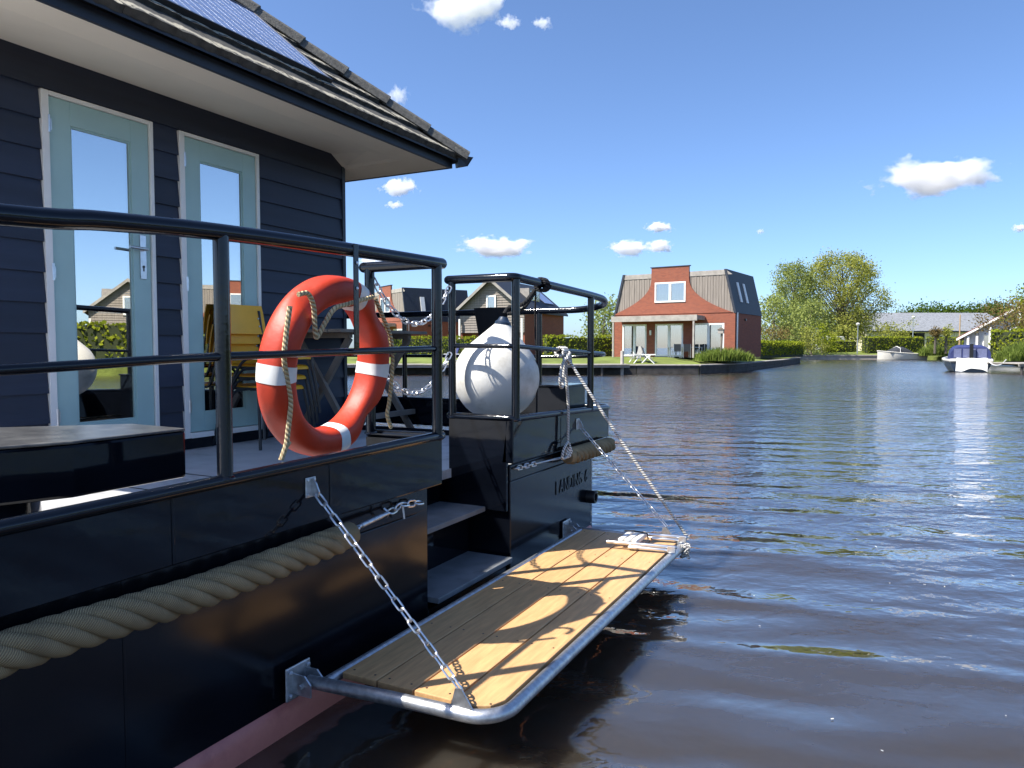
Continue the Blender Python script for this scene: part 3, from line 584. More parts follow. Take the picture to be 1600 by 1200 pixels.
# ------------------------------------------------------------------ things on the near deck
# locker seat on a pedestal
bx = thing('deck_box', 'glossy black box seat on a pedestal inside the railing at far left', 'box', (-.5, 1.4, .83))
pts = [(-.33, 2.11), (-.33, 1.63), (-.42, 1.40), (-.75, .75), (-1.5, .75), (-1.5, 1.6), (-1.05, 1.78), (-.70, 2.13)]
m = MB(); m.prism([(x, y, 1.155) for x, y in pts], (0, 0, .195)); m.build('box_body', m_hull, bx, bevel=.012)
m = MB(); m.prism([(x, y, 1.3505) for x, y in pts], (0, 0, .012)); m.build('lid', mat('dusty_glare_lid', (.07, .07, .07), .28, var=.3, vs=6, bump=.001, bs=60, col2=(.14, .14, .13), c2=(.45, .8), c2s=12), bx, bevel=.006)  # added plate on the black box, dust and sun glare put into its grey
m = MB(); m.lathe((-.66, 1.45, .831), [(.25, 0), (.25, .01), (.22, .02), (.22, .324)], 32); m.build('pedestal', m_hull, bx, smooth=True)

# stacked chairs
def make_chair():
    r = thing('stacking_chair', '', 'chair', world=False, group='yellow chairs stacked against the deckhouse')
    W2 = .20
    m = MB(); n = 8; prof = [(-.19, .452), (-.1, .442), (.05, .44), (.15, .446), (.20, .438), (.215, .42)]
    for i in range(len(prof) - 1):
        (y0, z0), (y1, z1) = prof[i], prof[i + 1]
        m.hexa([(-W2, y0, z0 - .012), (W2, y0, z0 - .012), (W2, y1, z1 - .012), (-W2, y1, z1 - .012), (-W2, y0, z0), (W2, y0, z0), (W2, y1, z1), (-W2, y1, z1)])
    m.build('seat', m_yellow, r, smooth=True, bevel=.004)
    m = MB(); n = 8; zz = [.60, .68, .76, .82]; rows = []
    for zi, z in enumerate(zz):
        row = []
        for j in range(n + 1):
            x = -W2 + 2 * W2 * j / n; y = -.225 - (z - .6) * .2 - .03 * (1 - (x / W2) ** 2) ; wv = 1 - (.03 if zi in (0, 3) else 0)
            row.append(Vector((x * wv, y, z)))
        rows.append(row)
    b0 = len(m.v)
    for row in rows: m.v += row
    for row in rows: m.v += [p + Vector((0, -.011, 0)) for p in row]
    q = (n + 1) * len(rows)
    for i in range(len(rows) - 1):
        for j in range(n): a_ = i * (n + 1) + j; m.f.append((a_, a_ + 1, a_ + n + 2, a_ + n + 1)); m.f.append((q + a_ + n + 1, q + a_ + n + 2, q + a_ + 1, q + a_))
    for j in range(n): m.f.append((j, q + j, q + j + 1, j + 1)); t_ = (len(rows) - 1) * (n + 1) + j; m.f.append((t_, t_ + 1, q + t_ + 1, q + t_))
    for i in range(len(rows) - 1): a_ = i * (n + 1); m.f.append((a_, a_ + n + 1, q + a_ + n + 1, q + a_)); a_ += n; m.f.append((a_, q + a_, q + a_ + n + 1, a_ + n + 1))
    bk = m.build('backrest', m_yellow, r, smooth=True)
    for x in (-.15, .15):
        for z in (.66, .72):
            m = MB(); m.lathe((x, -.225 - (z - .6) * .2 - .012, z), [(.008, -.002), (.008, .004), (.004, .006)], 8, Vector((0, 1, 0))); m.build('rivet', m_steel, bk)
    for sx in (-1, 1):
        m = MB(); m.tube(spline([(sx * .215, .20, .40), (sx * .235, .23, .2), (sx * .25, .25, 0)], 4), .011, 8); m.build('leg', m_black, r, smooth=True)
        m = MB(); m.tube(spline([(sx * .215, .20, .40), (sx * .205, .17, .425), (sx * .2, -.1, .428), (sx * .19, -.2, .45), (sx * .17, -.245, .62), (sx * .165, -.27, .78)], 4), .011, 8); m.build('side_frame', m_black, r, smooth=True)
        m = MB(); m.tube(spline([(sx * .20, .08, .425), (sx * .225, -.05, .39), (sx * .24, -.2, .15), (sx * .25, -.26, 0)], 4), .011, 8); m.build('leg', m_black, r, smooth=True)
    m = MB(); m.tube([(-.2, .1, .42), (.2, .1, .42)], .009, 8); m.build('crossbar', m_black, r, smooth=True)
    return r
ch0 = make_chair()
names = ['yellow chair at the bottom of the stack beside the teal door', 'yellow chair second from the bottom of the stack by the door', 'yellow chair second from the top of the stack by the door', 'yellow chair on top of the stack behind the railing post']
for i in range(4):
    c = ch0 if i == 0 else copy_tree(ch0)
    c.scale = (1.2, 1.2, 1.2); c.location = (-2.70 + .027 * i, 4.84 + .004 * i, .833 + .09 * i); c.rotation_euler = (0, 0, R(-93 + 1.5 * i)); c['label'] = names[i]
# folding table
tb = thing('folding_table', 'grey wooden folding table with crossed legs beside the deckhouse corner', 'table', (-2.5, 5.9, .83))
for i in range(5):
    m = MB(); x = -2.92 + i * .16; m.box((x, 5.22, 1.84), (x + .152, 6.62, 1.87)); m.build('tabletop_slat', m_wood, tb, bevel=.003)
for y in (5.45, 6.4):
    m = MB(); m.box((-2.85, y - .025, 1.79), (-2.2, y + .025, 1.839)); m.build('batten', m_wood, tb)
    for sx in (0, 1):
        a_ = Vector((-2.9 if sx else -2.16, y + (.028 if sx else -.028), .831)); b2 = Vector((-2.24 if sx else -2.82, a_.y, 1.79)); nrm = Vector((b2.z - a_.z, 0, -(b2.x - a_.x))).normalized() * .03
        m = MB(); t_ = Vector((0, .02, 0)); m.hexa([a_ - nrm - t_, a_ + nrm - t_, a_ + nrm + t_, a_ - nrm + t_, b2 - nrm - t_, b2 + nrm - t_, b2 + nrm + t_, b2 - nrm + t_]); m.build('leg', m_wood, tb)
m = MB(); m.box((-2.22, 5.4, 1.0), (-2.17, 6.45, 1.05)); m.build('stretcher', m_wood, tb)

# lifebuoy
LC = Vector((-.165, 2.815, 1.606)); TILT = R(7.5); PHI = R(4)
lb = thing('lifebuoy', 'orange lifebuoy with white bands leaning inside the black railing', 'lifebuoy', LC, world=False)
lb.rotation_euler = (0, TILT, PHI)
RR, ra, rx = .378, .068, .082
def lbp(th, ph, grow=0.0):
    dent = 0
    for a0 in (130, 228, 318, 42):
        dlt = (math.degrees(th) - a0 + 180) % 360 - 180; dent = max(dent, math.exp(-(dlt / 13) ** 2))
    front = max(0, math.cos(ph - R(55)))
    k_ = 1 - .42 * dent * front ** 2
    c, s = math.cos(ph), math.sin(ph); e = 3.0
    rr = (abs(c / (ra + grow)) ** e + abs(s / (rx + grow)) ** e) ** (-1 / e) * k_
    rho = RR + rr * c
    return Vector((rr * s, rho * math.cos(th), rho * math.sin(th)))
m = MB(); nt_, npn = 120, 28
for i in range(nt_):
    for j in range(npn): m.v.append(lbp(2 * math.pi * i / nt_, 2 * math.pi * j / npn))
for i in range(nt_):
    for j in range(npn): m.f.append((i * npn + j, i * npn + (j + 1) % npn, ((i + 1) % nt_) * npn + (j + 1) % npn, ((i + 1) % nt_) * npn + j))
m.build('ring', m_orange, lb, smooth=True)
for a0 in (72, -3, 183, 283):
    m = MB(); q = 7
    for i in range(q):
        th = R(a0 - 5.5 + 11 * i / (q - 1))
        for j in range(npn): m.v.append(lbp(th, 2 * math.pi * j / npn, .0025))
    for i in range(q - 1):
        for j in range(npn): m.f.append((i * npn + j, i * npn + (j + 1) % npn, (i + 1) * npn + (j + 1) % npn, (i + 1) * npn + j))
    m.build('reflective_band', m_band, lb, smooth=True)
inv = (Matrix.Translation(LC) @ Matrix.Rotation(PHI, 4, 'Z') @ Matrix.Rotation(TILT, 4, 'Y')).inverted()
def ropepts(px, lift=.012):
    out = []
    for a_, b2 in px:
        z0 = onX(a_, b2, -.08); p = onX(a_, b2, LC.x + (z0.z - LC.z) * .13 + .075 + lift); out.append(inv @ p)
    return out
for path in ([(453, 478), (447, 524), (444, 560), (448, 590), (454, 629), (450, 674), (447, 695), (439, 719), (446, 700), (452, 690)],
             [(466, 460), (481, 459), (490, 479), (492, 512), (495, 527), (507, 506), (522, 483), (540, 476), (582, 464)]):
    m = MB(); m.tube(spline(ropepts(path, .034), 6), .0115, 8); m.build('grab_line', m_hemp, lb, smooth=True)
m = MB(); P = [(586, 466), (598, 495), (611, 530), (613, 575), (608, 629), (605, 648), (611, 668)]
m.tube(spline(ropepts(P, -.05), 6), .011, 8); m.build('grab_line', m_hemp, lb, smooth=True)

# ------------------------------------------------------------------ chains
def link_mesh(L_, W_, r):
    m = MB(); pts = []; a_ = L_ / 2 - W_ / 2
    for i in range(9): t = -math.pi / 2 + math.pi * i / 8; pts.append(Vector((a_ + math.cos(t) * W_ / 2, math.sin(t) * W_ / 2, 0)))
    for i in range(9): t = math.pi / 2 + math.pi * i / 8; pts.append(Vector((-a_ + math.cos(t) * W_ / 2, math.sin(t) * W_ / 2, 0)))
    m.tube(pts, r, 7, closed=True); me = m.mesh('link', smooth=True); me.materials.append(m_chain); return me
def chain(name, label, pts, L_=.062, W_=.026, r=.0042, sag=0, group=None, k=14, twist=0.3):
    pts = [Vector(p) for p in pts]
    if len(pts) == 2 and sag:
        a_, b2 = pts; pts = [a_.lerp(b2, i / 16) - Vector((0, 0, sag * 4 * (i / 16) * (1 - i / 16))) for i in range(17)]
    root = thing(name, label, 'chain', pts[0], group=group); off_ = OFF[root.name]; me = link_mesh(L_, W_, r)
    cum = [0]
    for i in range(1, len(pts)): cum.append(cum[-1] + (pts[i] - pts[i - 1]).length)
    step = L_ - 2.6 * r; n = max(2, int(cum[-1] / step))
    def pt(s_):
        s_ = min(max(s_, 0), cum[-1])
        for i in range(1, len(pts)):
            if s_ <= cum[i] + 1e-9: t = (s_ - cum[i - 1]) / max(1e-9, cum[i] - cum[i - 1]); return pts[i - 1].lerp(pts[i], t)
        return pts[-1]
    for i in range(n):
        s_ = (i + .5) * cum[-1] / n; T = (pt(s_ + .01) - pt(s_ - .01)).normalized(); ref = Vector((0, 0, 1)) if abs(T.z) < .95 else Vector((1, 0, 0))
        Nn = T.cross(ref).normalized(); Bn = T.cross(Nn); a0 = (math.pi / 2 if i % 2 else 0) + twist + random.uniform(-.15, .15)
        Y = Nn * math.cos(a0) + Bn * math.sin(a0); Z = T.cross(Y)
        o = bpy.data.objects.new('link', me); COL.objects.link(o); o.parent = root
        M3 = Matrix((T, Y, Z)).transposed().to_4x4(); M3.translation = pt(s_) - off_; o.matrix_local = M3
    return root
# eye plates on the bulwark are part of the boat
def eye_plate(x, y, z, s=1.0):
    m = MB(); m.box((x, y - .032 * s, z - .045 * s), (x + .006, y + .032 * s, z + .045 * s)); P_ = m.build('eye_plate', m_galv, HB, bevel=.003)
    m = MB(); m.prism([(x + .006, y + .004, z + .04 * s), (x + .03, y + .004, z + .02 * s), (x + .048 * s, y + .004, z - .02 * s), (x + .04 * s, y + .004, z - .042 * s), (x + .006, y + .004, z - .04 * s)], (0, .008, 0)); m.build('eye_lug', m_galv, P_)
    for dy in (-.02, .022):
        for dz_ in (-.032, .032): b = MB(); b.lathe((x + .006, y + dy * s, z + dz_ * s), [(.006, 0), (.006, .004), (.003, .005)], 8, Vector((1, 0, 0))); b.build('bolt', m_steel, P_)
eye_plate(.001, 2.487, 1.078); eye_plate(.001, 5.648, 1.068)
chain('platform_chain', 'galvanised chain from the near bulwark down to the platform corner', [(.035, 2.497, 1.045), (.775, 2.50, .315)], .068, .029, .0046)
chain('platform_chain', 'thin far chain from the bow bulwark down to the outer platform end', [(.035, 5.655, 1.03), (.80, 5.50, .335)], .055, .024, .0038)
chain('gate_chain', 'upper sagging steel chain hung across the stair opening', [(-.46, 3.54, 2.12), (-.5, 4.47, 2.13)], .07, .032, .005, sag=.27, group='gate chains')
chain('gate_chain', 'lower sagging steel chain hung across the stair opening', [(-.46, 3.54, 1.66), (-.5, 4.47, 1.66)], .07, .032, .005, sag=.26, group='gate chains')

# ------------------------------------------------------------------ rope fenders
def twisted(pts, Rr, rs, pitch, name, matl, parent, hand=1, strands=3, n=14):
    P = spline(pts, 60); cum = [0]
    for i in range(1, len(P)): cum.append(cum[-1] + (P[i] - P[i - 1]).length)
    for s_ in range(strands):
        q = []
        for i, p in enumerate(P):
            T = (P[min(i + 1, len(P) - 1)] - P[max(i - 1, 0)]).normalized(); U = Vector((0, 0, 1)); U = (U - T * U.dot(T)).normalized(); V = T.cross(U)
            a_ = hand * 2 * math.pi * cum[i] / pitch + 2 * math.pi * s_ / strands; q.append(p + (U * math.cos(a_) + V * math.sin(a_)) * Rr)
        m = MB(); m.tube(q, [rs * (1 + .10 * noise.noise(Vector((cum[i] * 9, s_ * 5.1, 0))) + .04 * noise.noise(Vector((cum[i] * 40, s_ * 3.1, 2)))) for i in range(len(q))], n); m.build(name, matl, parent, smooth=True)
rfen = thing('rope_fender', 'thick sand coloured twisted rope fender along the black hull side', 'rope fender', (.02, 0, .80), group='rope fenders')
twisted([(.02, -1.6, .83), (.02, -.2, .82), (.02, 1.2, .812), (.02, 1.86, .79), (.02, 2.64, .803)], .041, .0265, .46, 'strand', m_bigrope, rfen, hand=1, strands=5)
m = MB(); m.tube(spline([(.02, 2.58, .802), (.02, 2.63, .803), (.02, 2.72, .812), (.02, 2.75, .815)], 4), [.056, .058, .060, .0605, .061, .061, .061, .061, .060, .059, .058, .054, .045][:13], 16); m.build('whipped_end', m_bigrope, rfen, smooth=True)
m = MB(); m.tube(spline([(.02, 2.74, .82), (.035, 2.775, .83), (.02, 2.80, .832)], 5), .009, 8); m.tube([(.02, 2.78, .832), (.0, 3.06, .845)], .011, 10); m.tube([(.018, 2.82, .834), (.004, 3.0, .843)], .014, 10); m.build('turnbuckle', m_galv, rfen, smooth=True)
m = MB(); m.tube(spline([(-.02, 3.05, .87), (0, 3.06, .845), (-.02, 3.07, .82)], 5), .007, 8); m.build('shackle', m_galv, rfen, smooth=True)
chain('fender_chain', 'short galvanised chain ending the rope fender on the near hull', [(0, 3.07, .845), (-.03, 3.22, .855), (-.035, 3.42, .83)], .075, .034, .006, group='fender chains')
m = MB(); m.tube([(-.055, 3.21, .86), (-.02, 3.215, .85), (-.015, 3.22, .78)], .007, 8); m.build('chain_pin', m_galv, HB)
rf2 = thing('rope_fender', 'brown twisted rope fender on the bow section beside the white line', 'rope fender', (.05, 5.9, .83), group='rope fenders')
twisted([(.045, 5.40, .835), (.045, 5.9, .828), (.045, 6.30, .822)], .040, .030, .42, 'strand', m_bigrope, rf2, hand=1, strands=5)
m = MB(); m.tube([(.045, 5.33, .836), (.045, 5.36, .836), (.045, 5.42, .834)], [.05, .06, .058], 16); m.build('whipped_end', m_bigrope, rf2, smooth=True)
m = MB(); m.tube([(.03, 5.33, .838), (.02, 5.1, .845)], .010, 8); m.tube([(.02, 5.12, .845), (.0, 4.9, .848)], .007, 8); m.build('turnbuckle', m_galv, rf2, smooth=True)
chain('fender_chain', 'short rusty-dark chain under the bow bulwark beside the steps', [(0, 4.9, .848), (-.02, 4.7, .85), (-.03, 4.56, .853)], .062, .03, .0055, group='fender chains')

# ------------------------------------------------------------------ ball fender on the bow
bc = Vector((-.355, 4.90, 1.475))
bf = thing('ball_fender', 'large white teardrop ball fender hanging inside the bow railing', 'fender', bc)
prof = []; r_ = .325
for i in range(0, 20): a_ = -math.pi / 2 + math.pi * .5 * i / 12; 
for i in range(1, 21):
    a_ = -math.pi / 2 + (math.pi / 2 + R(38)) * i / 20; prof.append((r_ * math.cos(a_), r_ * math.sin(a_)))
x0, z0 = prof[-1]
for i in range(1, 7): t = i / 6; prof.append((x0 + (.062 - x0) * t, z0 + .20 * t))
ax = Vector((.12, .03, 1)).normalized()
m = MB(); m.lathe(bc, [(.01, -r_)] + prof, 48, ax); m.build('buoy_body', m_buoy, bf, smooth=True)
zt = z0 + .20
m = MB(); m.lathe(bc, [(.064, zt - .012), (.06, zt + .02), (.045, zt + .03), (.035, zt + .05), (.026, zt + .06)], 20, ax); m.build('neck_cap', m_navycap, bf, smooth=True)
tpv = bc + ax * (zt + .08)
rk = onX(845, 452, 0.0)
m = MB(); m.tube(spline([tpv, tpv + Vector((.03, .03, .05)), (rk.x - .09, rk.y - .1, 2.02), (rk.x - .05, rk.y, 2.12)], 6), .016, 10); m.tube(spline([tpv + Vector((.01, .02, 0)), (rk.x - .12, rk.y - .06, 1.98), (rk.x - .06, rk.y + .03, 2.11)], 6), .012, 10)
m.tube(spline([(rk.x - .06, rk.y + .04, 2.10), (rk.x - .07, rk.y + .05, 1.9), (rk.x - .06, rk.y + .06, 1.5), (rk.x - .06, rk.y + .06, 1.2)], 5), .007, 8)
for q in range(4):
    y = rk.y - .02 + q * .022; m.tube([Vector((math.cos(t) * .043, y + .004 * t, 2.162 + math.sin(t) * .043)) for t in [2 * math.pi * i / 14 for i in range(15)]], .012, 8)
m.build('hanging_line', m_blackrope, bf, smooth=True)
# black knitted fender sock on the bow rail
ks = thing('fender_sock', 'black knitted fender cover draped over the far bow rail', 'fender cover', (-1.3, 6.53, 1.75))
m = MB(); n = 14
prof = [(-.0, .065), (.12, .062), (.25, .05), (.36, .03), (.40, .012)]
for zi, (dzv, th) in enumerate(prof):
    wv = .20 - .085 * (dzv / .4) ** 1.2
    for i in range(n): t = 2 * math.pi * i / n; m.v.append(Vector((-1.30 + math.cos(t) * wv * (1 + .04 * math.sin(3 * t + zi)), 6.53 + math.sin(t) * th, 2.10 - dzv)))
for zi in range(len(prof) - 1):
    for i in range(n): m.f.append((zi * n + i, zi * n + (i + 1) % n, (zi + 1) * n + (i + 1) % n, (zi + 1) * n + i))
m.f.append(tuple(range(n))); m.f.append(tuple((len(prof) - 1) * n + i for i in range(n))[::-1])
m.build('knit_body', m_knit, ks, smooth=True)
# black locker on the bow deck
lk = thing('bow_locker', 'black steel locker on the bow deck behind the white line', 'locker', (-.4, 6.0, .83))
m = MB(); m.box((-.72, 5.72, .831), (-.125, 6.14, 1.365)); m.build('locker_body', m_hull, lk, bevel=.008)
m = MB(); m.box((-.73, 5.71, 1.366), (-.115, 6.15, 1.382)); m.build('lid', m_rail, lk, bevel=.004)

# ------------------------------------------------------------------ swim platform
PZ = .222
pf = thing('boarding_platform', 'hinged wooden boarding platform in a steel tube frame beside the hull', 'platform', (.5, 4.0, PZ))
def arc(c, r, a0, a1, k_=8): return [Vector((c[0] + r * math.cos(a0 + (a1 - a0) * i / k_), c[1] + r * math.sin(a0 + (a1 - a0) * i / k_), PZ)) for i in range(k_ + 1)]
yn, yf = 2.47, 5.50; xo = .945
fr = [Vector((.03, yn - .04, PZ)), Vector((.45, yn, PZ))] + arc((xo - .15, yn + .17), .15, -math.pi / 2 + .1, 0) + [Vector((xo, 4, PZ))] + arc((xo - .12, yf - .12), .12, 0, math.pi / 2) + [Vector((.45, yf, PZ)), Vector((.06, yf - .01, PZ))]
m = MB(); m.tube(fr, .029, 16); m.build('frame_tube', m_galv, pf, smooth=True)
m = MB(); m.tube([(.105, yn - .01, PZ), (.105, 4, PZ), (.105, yf - .02, PZ)], .024, 14); m.build('frame_tube', m_galv, pf, smooth=True)
for y in (3.2, 4.0, 4.8):
    m = MB(); m.box((.12, y - .02, PZ - .03), (xo - .03, y + .02, PZ - .007)); m.build('cross_bearer', m_galv, pf)
W_ = .186; x = .138
for i in range(4):
    m = MB(); y0, y1 = yn + .055 + random.uniform(0, .006), yf - .045
    x0, x1 = x, x + W_; x = x1 + .009; z0, z1 = PZ - .005, PZ + .026
    poly = [(x0, y0), (x1, y0), (x1, y1), (x0, y1)]
    if i == 3: poly = [(x0, y0), (x1 - .09, y0), (x1 - .03, y0 + .03), (x1, y0 + .10), (x1, y1 - .08), (x1 - .06, y1), (x0, y1)]
    m.prism([(a_, b2, z0) for a_, b2 in poly], (0, 0, z1 - z0)); pk = m.build('plank', m_plank, pf, bevel=.004)
    for y in (yn + .10, 3.2, 4.0, 4.8, yf - .12):
        for xx in (x0 + .035, x1 - .035):
            b = MB(); b.lathe((xx, y, z1 - .001), [(.0055, 0), (.0055, .0018), (.003, .002)], 8); b.build('screw', m_black, pk)
def hinge(y, s):
    m = MB(); m.box((-.028, y - .075, PZ - .075), (-.018, y + .075, PZ + .075)); hp = m.build('hinge_plate', m_galv, pf, bevel=.008)
    for sg in (-1, 1):
        m = MB(); m.prism([(-.018, y + sg * .04, PZ + .045), (.05, y + sg * .04, PZ + .045), (.085, y + sg * .04, PZ + .01), (.085, y + sg * .04, PZ - .045), (-.018, y + sg * .04, PZ - .045)], (0, .008, 0)); m.build('hinge_lug', m_galv, hp)
    m = MB(); m.tube([(.04, y - .06, PZ), (.04, y + .065, PZ)], .011, 6)
    for dy in (-.055, .055):
        for dz_ in (-.052, .052): m.lathe((-.018, y + dy, PZ + dz_), [(.012, 0), (.012, .008), (.006, .014)], 6, Vector((1, 0, 0)))
    m.build('bolt', m_galv, hp)
hinge(yn - .05, 1); hinge(yf - .02, -1)
for (x_, y_) in ((.785, yn + .015), (.80, yf - .0)):
    m = MB(); m.prism([(x_ - .05, y_, PZ + .026), (x_ + .055, y_, PZ + .026), (x_ + .03, y_, PZ + .062), (x_ + .0, y_, PZ + .105), (x_ - .03, y_, PZ + .10)], (0, .007, 0)); m.build('chain_lug', m_galv, pf)
# folded boarding ladder
ld = thing('folded_ladder', 'folded aluminium ladder with white treads at the platform end', 'ladder', (.75, 5.2, PZ + .03))
for yy, xa in ((5.02, .50), (5.33, .58)):
    m = MB(); m.round_tube([(xa, yy - .02, PZ + .075), (.98, yy + .05, PZ + .075)], .013, 10); m.build('side_rail', m_alu, ld, smooth=True)
    m = MB(); m.round_tube([(xa + .16, yy - .005, PZ + .05), (.97, yy + .055, PZ + .05)], .013, 10); m.build('side_rail', m_alu, ld, smooth=True)
    m = MB(); m.box((.925, yy + .03, PZ + .035), (.985, yy + .04, PZ + .085)); m.build('hinge_bracket', m_alu, ld, bevel=.004)
for i in range(3):
    m = MB(); xx = .565 + i * .052; m.box((xx, 5.04, PZ + .062), (xx + .038, 5.32, PZ + .098)); tr = m.build('tread', m_white, ld, bevel=.008)
m = MB(); m.tube([(.55, 5.24, PZ + .105), (.62, 5.245, PZ + .112), (.72, 5.25, PZ + .105), (.73, 5.25, PZ + .06)], .006, 6); m.build('strap', m_rub, ld)
m = MB()
for i in range(9): a_ = i * .7; c_ = Vector((.985, 5.33 + .02 * math.sin(i * 2.1), PZ + .0 - .012 * (i % 4))); m.tube([c_ + Vector((math.cos(t) * .03, math.sin(t) * .012 * (1 if i % 2 else -1), math.sin(t + a_) * .035)) for t in [2 * math.pi * j / 10 for j in range(11)]], .0065, 6)
m.build('lashing', m_mooring, ld, smooth=True)

# white line from the mid rail to the platform
kn = Vector((.02, 5.30, 1.662))
wr = thing('mooring_line', 'white braided line knotted on the bow rail and tied to the platform', 'rope', kn)
def rope(pts, r=.0115, k_=8): m = MB(); m.tube(spline(pts, k_), r, 9); return m.build('line', m_mooring, wr, smooth=True)
rope([kn + Vector((.02, 0, -.02)), (.18, 5.335, 1.42), (.5, 5.41, .93), (.97, 5.49, .26)])
m = MB()
for i in range(6):
    y = kn.y - .035 + i * .016; m.tube([Vector((math.cos(t) * .034 + .004, y + .01 * math.sin(t), kn.z + .004 + math.sin(t) * .034)) for t in [2 * math.pi * j / 14 for j in range(15)]], .0115, 8)
for i in range(5):
    c_ = kn + Vector((.03, .0 + .008 * i, -.03 - .008 * i)); m.tube([c_ + Vector((math.cos(t) * .02, math.sin(t) * .036, math.sin(t + i) * .03)) for t in [2 * math.pi * j / 14 for j in range(15)]], .0115, 8)
m.build('knot', m_mooring, wr, smooth=True)
rope([kn + Vector((.03, -.01, -.03)), (.05, 5.21, 1.56), (.055, 5.16, 1.47), (.05, 5.185, 1.40), (.045, 5.235, 1.40), (.04, 5.26, 1.47), (.04, 5.285, 1.58), kn + Vector((.03, .0, -.04))])
rope([kn + Vector((.03, 0, -.04)), (.045, 5.30, 1.50), (.05, 5.335, 1.25), (.05, 5.33, 1.0), (.05, 5.325, .95)])
rope([(.05, 5.325, .95), (.06, 5.27, .945), (.06, 5.215, .90), (.055, 5.205, .85), (.05, 5.24, .838), (.06, 5.30, .85), (.06, 5.335, .90), (.055, 5.345, .94), (.05, 5.32, .955)])
rope([(.06, 5.335, .93), (.075, 5.34, .88), (.06, 5.32, .84), (.05, 5.29, .86), (.06, 5.31, .92)])

# ------------------------------------------------------------------ far shore: quay, jetties
qw = thing('quay_wall', 'dark timber quay wall along the far lawn with a pale cap board', 'quay wall', G(12, 47.3))
qpts = [p for p in SHORE if -60 < p[0] < 34 and p[1] < 96]
qpts = [(-60, 47.7)] + qpts[1:] if qpts[0][0] < -40 else [(-60, 47.7)] + qpts
m = MB(); cpm = MB()
for i in range(len(qpts) - 1):
    a_, b2 = G(*qpts[i]), G(*qpts[i + 1]); dv = (b2 - a_); nn = Vector((dv.y, -dv.x, 0)).normalized()
    A = a_ + nn * .12; C2 = b2 + nn * .12
    nseg = max(1, int(dv.length / 4))
    for s_ in range(nseg):
        p0 = A.lerp(C2, s_ / nseg); p1 = A.lerp(C2, (s_ + .99) / nseg); j = random.uniform(-.03, .03)
        for z0, z1 in ((-.3, .0), (.01, .27), (.285, .53)):
            m.hexa([p0 + Vector((0, 0, z0)), p1 + Vector((0, 0, z0)), p1 - nn * .1 + Vector((0, 0, z0)), p0 - nn * .1 + Vector((0, 0, z0)), p0 + nn * j * .3 + Vector((0, 0, z1)), p1 + nn * j * .3 + Vector((0, 0, z1)), p1 - nn * .1 + Vector((0, 0, z1)), p0 - nn * .1 + Vector((0, 0, z1))])
        p0 = p0 + nn * .05; p1 = p1 + nn * .05
        cpm.hexa([p0 + Vector((0, 0, .535)), p1 + Vector((0, 0, .535)), p1 - nn * .4 + Vector((0, 0, .56)), p0 - nn * .4 + Vector((0, 0, .56)), p0 + Vector((0, 0, .60)), p1 + Vector((0, 0, .60)), p1 - nn * .4 + Vector((0, 0, .62)), p0 - nn * .4 + Vector((0, 0, .62))])
m.build('sheet_boards', m_quay, qw); cpm.build('cap_board', m_plank_far, qw)
def jetty(label, L0, D0, L1, D1, wd, z=.62, postn=8):
    a_, b2 = G(L0, D0), G(L1, D1); dv = (b2 - a_).normalized(); nn = Vector((-dv.y, dv.x, 0)); ln = (b2 - a_).length
    r = thing('jetty', label, 'jetty', a_, group='timber jetties')
    n = int(ln / .6)
    for i in range(n):
        p0 = a_ + dv * (i * ln / n + .01); p1 = a_ + dv * ((i + 1) * ln / n - .012); jz = random.uniform(-.006, .006)
        mm = MB(); mm.hexa([p + Vector((0, 0, zz + jz)) for zz in (z - .05, z) for p in (p0, p1, p1 + nn * wd, p0 + nn * wd)]); mm.build('deck_board', m_plank_far, r)
    mm = MB()
    for off_ in (.1, wd - .15):
        p0, p1 = a_ + nn * off_, b2 + nn * off_; mm.hexa([p + Vector((0, 0, zz)) for zz in (z - .2, z - .055) for p in (p0, p1, p1 + nn * .08, p0 + nn * .08)])
    mm.build('bearer', m_plank_far, r)
    for i in range(postn):
        p = a_ + dv * (ln * (i + .3) / postn) + nn * .2; mm = MB(); mm.tube([p + Vector((0, 0, -.4)), p + Vector((0, 0, z - .06))], .08, 8); mm.build('pile', m_quay, r)
    return r
jetty('pale boarded jetty on piles in front of the left houses', -22, 45.3, 7.3, 45.5, 1.9, .66, 12)
jetty('grey timber jetty at right edge beside the blue canopy boat', 32.1, 46.5, 35.6, 46.5, 3.8, .70, 4)

